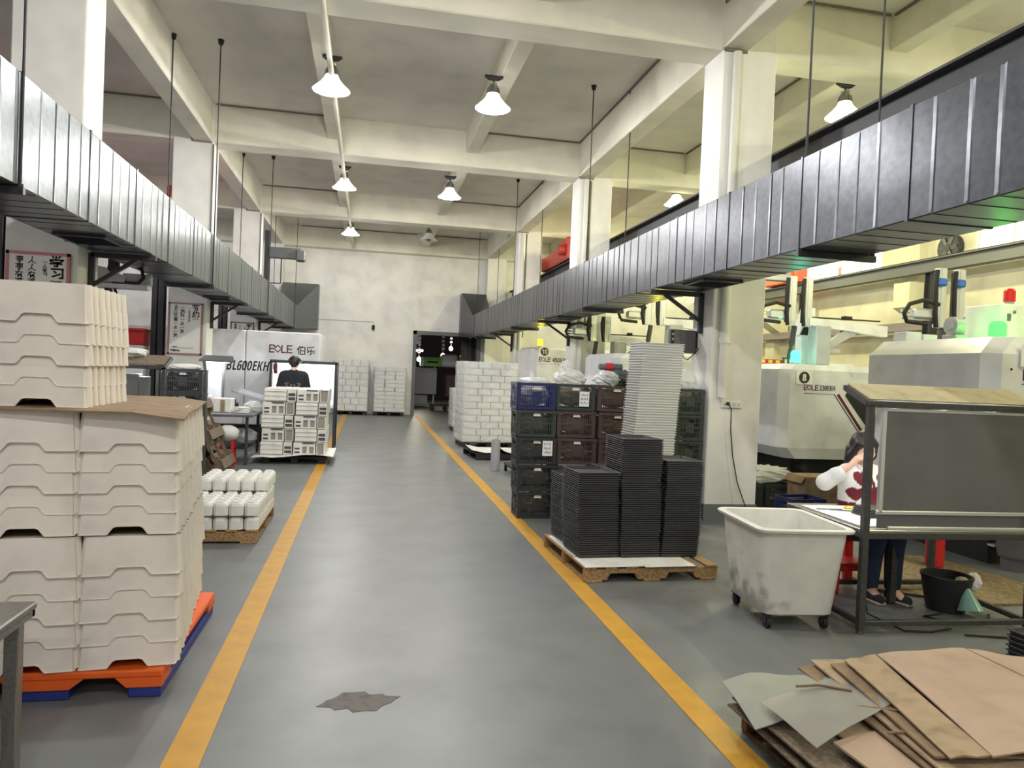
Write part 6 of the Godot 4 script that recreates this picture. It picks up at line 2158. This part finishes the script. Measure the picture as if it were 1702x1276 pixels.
# ---------------------------------------------------------------- people: a smooth field round bones, meshed as surface nets
func flesh(bones: Array, k: float, cell: float, tint = null) -> MB:
	var lo = Vector3(1e9, 1e9, 1e9); var hi = -lo
	for q in bones:
		var r: float = max(q[2], q[3]) + 5.0 * k
		lo = lo.min((q[0] as Vector3).min(q[1]) - Vector3(r, r, r)); hi = hi.max((q[0] as Vector3).max(q[1]) + Vector3(r, r, r))
	var nx = int(ceil((hi.x - lo.x) / cell)) + 2; var ny = int(ceil((hi.y - lo.y) / cell)) + 2; var nz = int(ceil((hi.z - lo.z) / cell)) + 2
	var f = PackedFloat32Array()
	f.resize(nx * ny * nz)
	for q in bones:
		var p: Vector3 = q[0]; var e: Vector3 = q[1]; var r0: float = q[2]; var r1: float = q[3]
		var sq: Vector3 = q[4] if q.size() > 4 else Vector3.ONE
		var m: float = max(r0, r1) * max(1.0, max(sq.x, sq.z)) + 4.0 * k
		var a: Vector3 = p.min(e) - Vector3(m, m, m); var c: Vector3 = p.max(e) + Vector3(m, m, m)
		var i0 = int((a.x - lo.x) / cell); var i1: int = min(nx - 1, int((c.x - lo.x) / cell) + 1)
		var j0 = int((a.y - lo.y) / cell); var j1: int = min(ny - 1, int((c.y - lo.y) / cell) + 1)
		var k0 = int((a.z - lo.z) / cell); var k1: int = min(nz - 1, int((c.z - lo.z) / cell) + 1)
		i0 = max(0, i0); j0 = max(0, j0); k0 = max(0, k0)
		var d: Vector3 = (e - p) / sq
		var dd: float = max(d.length_squared(), 1e-9)
		for i in range(i0, i1 + 1):
			for j in range(j0, j1 + 1):
				for l in range(k0, k1 + 1):
					var w: Vector3 = (lo + Vector3(i, j, l) * cell - p) / sq
					var t: float = clampf(w.dot(d) / dd, 0.0, 1.0)
					var dist: float = (w - d * t).length() - lerpf(r0, r1, t)
					if dist < 4.0 * k:
						f[(i * ny + j) * nz + l] += exp(clampf(-dist / k, -30.0, 30.0))
	var idx = {}
	var vs = []
	var off = [Vector3i(0, 0, 0), Vector3i(1, 0, 0), Vector3i(0, 1, 0), Vector3i(1, 1, 0), Vector3i(0, 0, 1), Vector3i(1, 0, 1), Vector3i(0, 1, 1), Vector3i(1, 1, 1)]
	var eds = [[0, 1], [2, 3], [4, 5], [6, 7], [0, 2], [1, 3], [4, 6], [5, 7], [0, 4], [1, 5], [2, 6], [3, 7]]
	for i in nx - 1:
		for j in ny - 1:
			var base = (i * ny + j) * nz
			for l in nz - 1:
				var at = base + l
				var s0 = f[at] > 1.0
				if s0 == (f[at + 1] > 1.0) and s0 == (f[at + nz] > 1.0) and s0 == (f[at + nz + 1] > 1.0) and s0 == (f[at + ny * nz] > 1.0) and s0 == (f[at + ny * nz + 1] > 1.0) and s0 == (f[at + ny * nz + nz] > 1.0) and s0 == (f[at + ny * nz + nz + 1] > 1.0): continue
				var val = []
				for o in off: val.append(log(max(f[((i + o.x) * ny + j + o.y) * nz + l + o.z], 1e-12)))
				var sum = Vector3(); var cnt = 0
				for e in eds:
					var va: float = val[e[0]]; var vb: float = val[e[1]]
					if (va > 0) != (vb > 0):
						sum += Vector3(off[e[0]]).lerp(Vector3(off[e[1]]), clampf(va / (va - vb), 0.05, 0.95)); cnt += 1
				idx[at] = vs.size()
				vs.append(lo + (Vector3(i, j, l) + sum / cnt) * cell)
	var tris = []
	var quad = func(a: int, b: int, c: int, d: int, flip: bool) -> void:
		if not (idx.has(a) and idx.has(b) and idx.has(c) and idx.has(d)): return
		var q = [idx[a], idx[b], idx[c], idx[d]]
		if flip: q.reverse()
		tris.append([q[0], q[1], q[2]]); tris.append([q[0], q[2], q[3]])
	var sx = ny * nz; var sy = nz
	for at in idx.keys():
		var ins = f[at] > 1.0
		if ins != (f[at + sx] > 1.0): quad.call(at - sy - 1, at - 1 + 0, at, at - sy, not ins)
		if ins != (f[at + sy] > 1.0): quad.call(at - sx - 1, at - sx, at, at - 1, not ins)
		if ins != (f[at + 1] > 1.0): quad.call(at - sx - sy, at - sy, at, at - sx, not ins)
	var nm = []
	nm.resize(vs.size()); nm.fill(Vector3())
	for t in tris:
		var n: Vector3 = (vs[t[1]] - vs[t[0]]).cross(vs[t[2]] - vs[t[0]])
		for c in 3: nm[t[c]] += n
	var b = MB.new()
	for t in tris:
		b.tri_n(vs[t[0]], vs[t[1]], vs[t[2]], nm[t[0]].normalized(), nm[t[1]].normalized(), nm[t[2]].normalized())
	if tint != null:
		b.tinted = true
		for i in b.v.size(): b.c[i] = tint.call(b.v[i])
	return b

func join(a: MB, b: MB) -> MB:
	a.v.append_array(b.v); a.n.append_array(b.n); a.c.append_array(b.c)
	return a

func people() -> void:
	seated_woman()
	standing_man()

func hand(b: MB, wrist: Vector3, palm: Vector3, across: Vector3, curl: Vector3) -> void:
	# palm, four fingers of unequal length bent towards curl, thumb from the side of the palm
	var d = (palm - wrist).normalized()
	var s = across.normalized()
	var bones = [[wrist, palm - d * 0.02, 0.022, 0.024, Vector3(1, 1, 1)]]
	for k in 4:
		var o = s * (0.029 - 0.0193 * k)
		var L: float = [0.062, 0.074, 0.07, 0.054][k]
		var a = palm + o * 0.85 - d * 0.03; var p = palm + o + d * 0.012
		var q = p + (d * 0.75 + curl * 0.65).normalized() * L * 0.45
		var r = q + (d * 0.1 + curl).normalized() * L * 0.33
		var e = r + (curl * 0.7 - d * 0.7).normalized() * L * 0.26
		bones.append([a, p, 0.011, 0.0095]); bones.append([p, q, 0.009, 0.0085]); bones.append([q, r, 0.0085, 0.008]); bones.append([r, e, 0.008, 0.0072])
	var t0 = palm + s * 0.03 - d * 0.03
	bones.append([palm - d * 0.035, t0, 0.014, 0.012]); bones.append([t0, t0 + (s * 0.4 + curl * 0.7 + d * 0.5).normalized() * 0.034, 0.011, 0.0095])
	var t1 = t0 + (s * 0.4 + curl * 0.7 + d * 0.5).normalized() * 0.034
	bones.append([t1, t1 + (curl * 0.6 + d * 0.7 - s * 0.3).normalized() * 0.026, 0.0095, 0.008])
	join(b, flesh(bones, 0.0035, 0.0035))

func head(at: Vector3, turn: Basis) -> MB:
	var q = func(p: Vector3, e: Vector3, r0: float, r1: float) -> Array: return [at + turn * p, at + turn * e, r0, r1]
	return flesh([q.call(v3(0, 0.035, -0.02), v3(0, 0.03, -0.005), 0.083, 0.08), q.call(v3(0, -0.02, 0.02), v3(0, -0.07, 0.045), 0.062, 0.034),
		q.call(v3(-0.035, -0.02, 0.04), v3(-0.02, -0.06, 0.05), 0.034, 0.026), q.call(v3(0.035, -0.02, 0.04), v3(0.02, -0.06, 0.05), 0.034, 0.026),
		q.call(v3(0, 0.015, 0.082), v3(0, -0.022, 0.1), 0.009, 0.012), q.call(v3(-0.01, -0.025, 0.092), v3(0.01, -0.025, 0.092), 0.009, 0.009),
		q.call(v3(-0.02, -0.05, 0.082), v3(0.02, -0.05, 0.082), 0.007, 0.007), q.call(v3(-0.082, 0.0, -0.01), v3(-0.086, -0.03, -0.008), 0.013, 0.01), q.call(v3(0.082, 0.0, -0.01), v3(0.086, -0.03, -0.008), 0.013, 0.01),
		q.call(v3(0, -0.04, -0.01), v3(0, -0.13, -0.02), 0.046, 0.048)], 0.008, 0.0045)

func face(t: Node3D, at: Vector3, turn: Basis) -> void:
	for s in [-1, 1]:
		var b = MB.new()
		b.blob(at + turn * v3(0.031 * s, 0.005, 0.078), v3(0.013, 0.0045, 0.006), 0.0, 1, 6, 10)
		obj("eye", b, M.ink, t)
		b = MB.new()
		b.tube([at + turn * v3(0.048 * s, 0.022, 0.071), at + turn * v3(0.034 * s, 0.028, 0.08), at + turn * v3(0.018 * s, 0.025, 0.083)], 0.0032, 6)
		obj("eyebrow", b, M.hair, t)
	var b = MB.new()
	b.tube([at + turn * v3(-0.02, -0.05, 0.088), at + turn * v3(0, -0.048, 0.094), at + turn * v3(0.02, -0.05, 0.088)], 0.0045, 6)
	obj("mouth", b, mat(rgb(176, 84, 84), 0.5), t)

func seated_woman() -> void:
	var t = thing("person", "seated woman in a white shirt and maroon heart vest behind the light bench", "person", v3(3.9, 0, -5.18), 0.02)
	var sh = func(s: float) -> Vector3: return v3(0.155 * s, 0.955, -0.01)
	var el = v3(-0.345, 0.885, 0.04); var wr = v3(-0.205, 1.02, 0.13); var pa = v3(-0.135, 1.095, 0.145)
	var el2 = v3(0.22, 0.74, 0.12); var wr2 = v3(0.12, 0.74, 0.33)
	# the body: one surface from neck to ankles, with arms
	var b = flesh([[v3(0, 1.03, -0.01), v3(0, 0.95, -0.02), 0.05, 0.06], [v3(-0.07, 0.92, -0.01), v3(-0.05, 0.7, -0.01), 0.085, 0.085], [v3(0.07, 0.92, -0.01), v3(0.05, 0.7, -0.01), 0.085, 0.085],
		[v3(-0.08, 0.56, -0.05), v3(0.08, 0.56, -0.05), 0.11, 0.11], [v3(0, 0.7, 0), v3(0, 0.55, -0.03), 0.11, 0.12],
		[sh.call(-1), el, 0.047, 0.038], [el, wr, 0.036, 0.025], [sh.call(1), el2, 0.047, 0.038], [el2, wr2, 0.036, 0.025],
		[v3(-0.09, 0.54, -0.03), v3(-0.09, 0.5, 0.32), 0.08, 0.058], [v3(-0.09, 0.5, 0.32), v3(-0.04, 0.1, 0.22), 0.056, 0.036],
		[v3(0.09, 0.54, -0.03), v3(0.1, 0.5, 0.3), 0.08, 0.058], [v3(0.1, 0.5, 0.3), v3(0.12, 0.09, 0.27), 0.056, 0.036], [v3(0.12, 0.09, 0.27), v3(0.14, 0.05, 0.36), 0.034, 0.03], [v3(-0.04, 0.1, 0.22), v3(-0.04, 0.05, 0.31), 0.034, 0.03]], 0.014, 0.014)
	var tilt = Basis(Vector3.UP, -0.12) * Basis(Vector3.RIGHT, 0.28)
	var hc = v3(0.01, 1.14, 0.015)
	join(b, head(hc, tilt))
	hand(b, wr, pa, v3(0.45, 0.25, 0.75), v3(0.85, -0.05, 0.1))
	hand(b, wr2, v3(0.09, 0.735, 0.41), v3(-0.9, 0.3, 0), v3(-0.2, -0.9, 0.1))
	obj("body", b, M.skin, t)
	face(t, hc, tilt)
	var h = func(p: Vector3) -> Vector3: return hc + tilt * p
	b = flesh([[h.call(v3(0, 0.055, -0.035)), h.call(v3(0, 0.04, -0.045)), 0.093, 0.09], [h.call(v3(-0.06, 0.06, 0.025)), h.call(v3(-0.09, -0.05, -0.005)), 0.03, 0.03], [h.call(v3(0.06, 0.06, 0.025)), h.call(v3(0.09, -0.05, -0.005)), 0.03, 0.03],
		[h.call(v3(-0.03, 0.1, 0.03)), h.call(v3(-0.06, 0.06, 0.045)), 0.026, 0.02], [h.call(v3(0.03, 0.1, 0.03)), h.call(v3(0.06, 0.06, 0.045)), 0.026, 0.02],
		[h.call(v3(-0.06, -0.02, -0.06)), v3(-0.08, 0.95, -0.06), 0.05, 0.03], [h.call(v3(0.06, -0.02, -0.06)), v3(0.1, 0.93, -0.02), 0.05, 0.028]], 0.009, 0.006)
	obj("hair", b, M.hair, t)
	# shirt with wide white sleeves; the vest's print is colour in the cloth
	var heart = func(p: Vector2, c: Vector2, s: float) -> bool:
		var x = (p.x - c.x) / s; var y = (p.y - c.y) / s
		var k = x * x + y * y - 1.0
		return k * k * k - x * x * y * y * y < 0.0
	var maroon = Color(0.16, 0.012, 0.025)
	var white = Color(0.82, 0.8, 0.79)
	var vest = func(p: Vector3) -> Color:
		var q = Vector2(p.x, p.y)
		if abs(p.x) < 0.03 and p.y > 0.93 and p.z > 0: return white
		for c in [[-0.1, 0.79, 0.05], [0.03, 0.77, 0.075], [-0.06, 0.91, 0.055], [0.13, 0.9, 0.05], [0.1, 0.7, 0.05], [-0.14, 0.68, 0.045]]:
			if heart.call(q, Vector2(c[0], c[1]), c[2]): return maroon
		if abs(p.x - (0.01 + (0.99 - p.y) * 0.22)) < 0.014 and p.y > 0.82 and p.z > 0: return maroon * 0.8
		if p.y < 0.68: return maroon
		return white
	b = flesh([[v3(-0.075, 0.925, -0.01), v3(-0.06, 0.68, -0.01), 0.098, 0.102], [v3(0.075, 0.925, -0.01), v3(0.06, 0.68, -0.01), 0.098, 0.102], [v3(-0.05, 0.86, 0.03), v3(0.05, 0.86, 0.03), 0.09, 0.09], [v3(0, 0.72, 0), v3(0, 0.58, -0.03), 0.12, 0.13], [v3(-0.12, 0.965, -0.015), v3(0.12, 0.965, -0.015), 0.06, 0.06]], 0.012, 0.008, vest)
	var vm = mat(Color(1, 1, 1), 0.9)
	vm.vertex_color_use_as_albedo = true
	obj("vest", b, vm, t)
	var cuff = el.lerp(wr, 0.5)
	b = flesh([[sh.call(-1), el, 0.058, 0.06], [el, cuff, 0.058, 0.048], [cuff, el.lerp(wr, 0.56), 0.055, 0.05]], 0.012, 0.009)
	join(b, flesh([[sh.call(1), el2, 0.063, 0.066], [el2, el2.lerp(wr2, 0.6), 0.06, 0.048]], 0.012, 0.011))
	obj("sleeve", b, M.cloth_white, t)
	b = flesh([[v3(-0.05, 1.005, 0.045), v3(-0.015, 0.96, 0.085), 0.016, 0.012], [v3(0.05, 1.005, 0.045), v3(0.015, 0.96, 0.085), 0.016, 0.012], [v3(-0.05, 1.005, 0.045), v3(-0.06, 1.02, -0.03), 0.016, 0.02], [v3(0.05, 1.005, 0.045), v3(0.06, 1.02, -0.03), 0.016, 0.02]], 0.008, 0.006)
	obj("collar", b, M.cloth_white, t)
	b = flesh([[v3(-0.09, 0.55, -0.05), v3(-0.09, 0.505, 0.32), 0.098, 0.074], [v3(-0.09, 0.505, 0.32), v3(-0.04, 0.13, 0.22), 0.074, 0.06], [v3(0.09, 0.55, -0.05), v3(0.1, 0.505, 0.3), 0.098, 0.074], [v3(0.1, 0.505, 0.3), v3(0.12, 0.13, 0.27), 0.074, 0.06], [v3(-0.08, 0.56, -0.06), v3(0.08, 0.56, -0.06), 0.12, 0.12]], 0.012, 0.012)
	obj("jeans", b, M.denim, t)
	for s in [[v3(0.12, 0.05, 0.27), v3(0.16, 0.04, 0.39)], [v3(-0.04, 0.05, 0.22), v3(-0.04, 0.04, 0.34)]]:
		b = flesh([[s[0] + v3(0, 0.02, 0), s[0] + v3(0, 0.0, -0.02), 0.045, 0.04], [s[0], s[1], 0.042, 0.034]], 0.01, 0.009)
		var o = obj("shoe", b, M.cloth_dark, t)
		b = MB.new()
		var d: Vector3 = (s[1] - s[0]) * Vector3(1, 0, 1)
		b.bar(s[0] * Vector3(1, 0, 1) + v3(0, 0.014, 0) - d * 0.35, s[1] * Vector3(1, 0, 1) + v3(0, 0.014, 0) + d * 0.22, 0.085, 0.028, 0.012)
		obj("sole", b, M.tan, o)

func standing_man() -> void:
	var t = thing("person", "standing man in a dark jacket seen from behind at the lit booth", "person", v3(-1.33, 0, -13.95))
	var b = flesh([[v3(0, 1.5, 0), v3(0, 1.4, 0.01), 0.055, 0.065], [v3(-0.09, 1.34, 0), v3(-0.07, 1.05, 0), 0.11, 0.1], [v3(0.09, 1.34, 0), v3(0.07, 1.05, 0), 0.11, 0.1], [v3(-0.08, 0.95, 0), v3(0.08, 0.95, 0), 0.12, 0.12], [v3(0, 1.1, 0), v3(0, 0.95, 0), 0.12, 0.13],
		[v3(-0.19, 1.4, 0), v3(-0.25, 1.1, -0.03), 0.055, 0.045], [v3(-0.25, 1.1, -0.03), v3(-0.17, 1.02, -0.27), 0.042, 0.03], [v3(0.19, 1.4, 0), v3(0.25, 1.1, -0.03), 0.055, 0.045], [v3(0.25, 1.1, -0.03), v3(0.17, 1.02, -0.27), 0.042, 0.03],
		[v3(-0.1, 0.9, 0), v3(-0.11, 0.48, 0.0), 0.09, 0.06], [v3(-0.11, 0.48, 0), v3(-0.12, 0.08, 0.02), 0.058, 0.04], [v3(0.1, 0.9, 0), v3(0.11, 0.48, 0.0), 0.09, 0.06], [v3(0.11, 0.48, 0), v3(0.12, 0.08, 0.02), 0.058, 0.04], [v3(-0.12, 0.06, 0.03), v3(-0.13, 0.04, -0.12), 0.04, 0.032], [v3(0.12, 0.06, 0.03), v3(0.13, 0.04, -0.12), 0.04, 0.032]], 0.018, 0.02)
	var turn = Basis(Vector3.UP, PI) * Basis(Vector3.RIGHT, 0.35)
	var hc = v3(0, 1.62, -0.03)
	join(b, head(hc, turn))
	hand(b, v3(-0.17, 1.02, -0.27), v3(-0.15, 1.01, -0.36), v3(0.9, 0.2, 0), v3(0.1, -0.9, 0))
	hand(b, v3(0.17, 1.02, -0.27), v3(0.15, 1.01, -0.36), v3(-0.9, 0.2, 0), v3(-0.1, -0.9, 0))
	obj("body", b, M.skin, t)
	face(t, hc, turn)
	var h = func(p: Vector3) -> Vector3: return hc + turn * p
	b = flesh([[h.call(v3(0, 0.05, -0.02)), h.call(v3(0, 0.04, -0.03)), 0.1, 0.098], [h.call(v3(0, 0.0, -0.06)), h.call(v3(0, -0.04, -0.055)), 0.065, 0.05], [h.call(v3(-0.07, 0.06, 0.02)), h.call(v3(0.07, 0.06, 0.02)), 0.05, 0.05]], 0.012, 0.01)
	obj("hair", b, M.hair, t)
	b = flesh([[v3(-0.1, 1.36, 0), v3(-0.09, 0.98, 0), 0.125, 0.125], [v3(0.1, 1.36, 0), v3(0.09, 0.98, 0), 0.125, 0.125], [v3(-0.15, 1.42, 0.01), v3(0.15, 1.42, 0.01), 0.075, 0.075], [v3(0, 1.2, 0), v3(0, 0.92, 0), 0.13, 0.15], [v3(0, 1.47, 0), v3(0, 1.45, 0.02), 0.075, 0.08],
		[v3(-0.19, 1.4, 0), v3(-0.265, 1.1, -0.03), 0.075, 0.066], [v3(-0.265, 1.1, -0.03), v3(-0.18, 1.03, -0.22), 0.064, 0.05], [v3(0.19, 1.4, 0), v3(0.265, 1.1, -0.03), 0.075, 0.066], [v3(0.265, 1.1, -0.03), v3(0.18, 1.03, -0.22), 0.064, 0.05]], 0.014, 0.014)
	obj("jacket", b, M.cloth_dark, t)
	b = MB.new()
	for s in [-1, 1]:
		b.bar(v3(0.13 * s, 1.26, 0.133), v3(0.06 * s, 1.16, 0.138), 0.03, 0.004, 0.0, Vector3.BACK); b.bar(v3(0.06 * s, 1.16, 0.138), v3(0.02 * s, 1.25, 0.136), 0.03, 0.004, 0.0, Vector3.BACK)
		b.bar(v3(0.14 * s, 1.265, 0.133), v3(0.07 * s, 1.265, 0.138), 0.02, 0.004, 0.0, Vector3.BACK)
	obj("back_print", b, mat(rgb(96, 98, 104), 0.8), t)
	b = flesh([[v3(-0.08, 0.93, 0), v3(0.08, 0.93, 0), 0.13, 0.13], [v3(-0.1, 0.9, 0), v3(-0.11, 0.48, 0), 0.1, 0.08], [v3(-0.11, 0.48, 0), v3(-0.12, 0.1, 0.02), 0.08, 0.065], [v3(0.1, 0.9, 0), v3(0.11, 0.48, 0), 0.1, 0.08], [v3(0.11, 0.48, 0), v3(0.12, 0.1, 0.02), 0.08, 0.065]], 0.014, 0.018)
	obj("trousers", b, M.cloth_dark, t)
	for s in [-1, 1]:
		b = flesh([[v3(0.12 * s, 0.05, 0.03), v3(0.13 * s, 0.045, -0.14), 0.045, 0.04]], 0.01, 0.012)
		obj("shoe", b, M.black, t)
	# the lit booth he works at
	t = thing("inspection_booth", "dark framed inspection booth with a bright white lit back beyond the man", "booth", v3(-1.8, 0, -14.45))
	for p in [[0, 0], [1.2, 0], [0, -0.75], [1.2, -0.75]]:
		b = MB.new()
		b.box(v3(p[0], 0.83, p[1]), v3(0.045, 1.66, 0.045), 0.004)
		obj("post", b, M.steel_dark, t)
	b = MB.new()
	b.box(v3(0.6, 1.65, 0), v3(1.24, 0.045, 0.045), 0.004); b.box(v3(0.6, 1.65, -0.75), v3(1.24, 0.045, 0.045), 0.004)
	b.box(v3(0.6, 1.68, -0.38), v3(1.24, 0.012, 0.8))
	obj("hood", b, M.steel_dark, t)
	b = MB.new()
	b.box(v3(0.6, 0.78, -0.38), v3(1.2, 0.03, 0.74), 0.004)
	obj("table_top", b, M.inox, t)
	b = MB.new()
	b.span(v3(0.02, 0.8, -0.78), v3(1.18, 1.63, -0.76)); b.span(v3(0.02, 0.8, -0.74), v3(0.03, 1.63, -0.02)) if false else b.span(v3(0.024, 0.8, -0.73), v3(0.034, 1.5, -0.03))
	obj("white_back", b, M.white_m, t)
	b = MB.new()
	b.cyl(v3(0.1, 1.59, -0.4), v3(1.1, 1.59, -0.4), 0.016)
	obj("tube_lamp", b, glow(Color(0.96, 1.0, 0.97), 8.0), t)
	for k in 3:
		omni(t, "lamp_light", v3(0.25 + 0.35 * k, 1.56, -0.4), Color(0.96, 1.0, 0.97), 0.4, 0.05)
	b = MB.new()
	b.span(v3(0.05, 1.42, -0.05), v3(0.12, 1.6, 0.02), 0.008)
	obj("maroon_box", b, M.maroon, t)
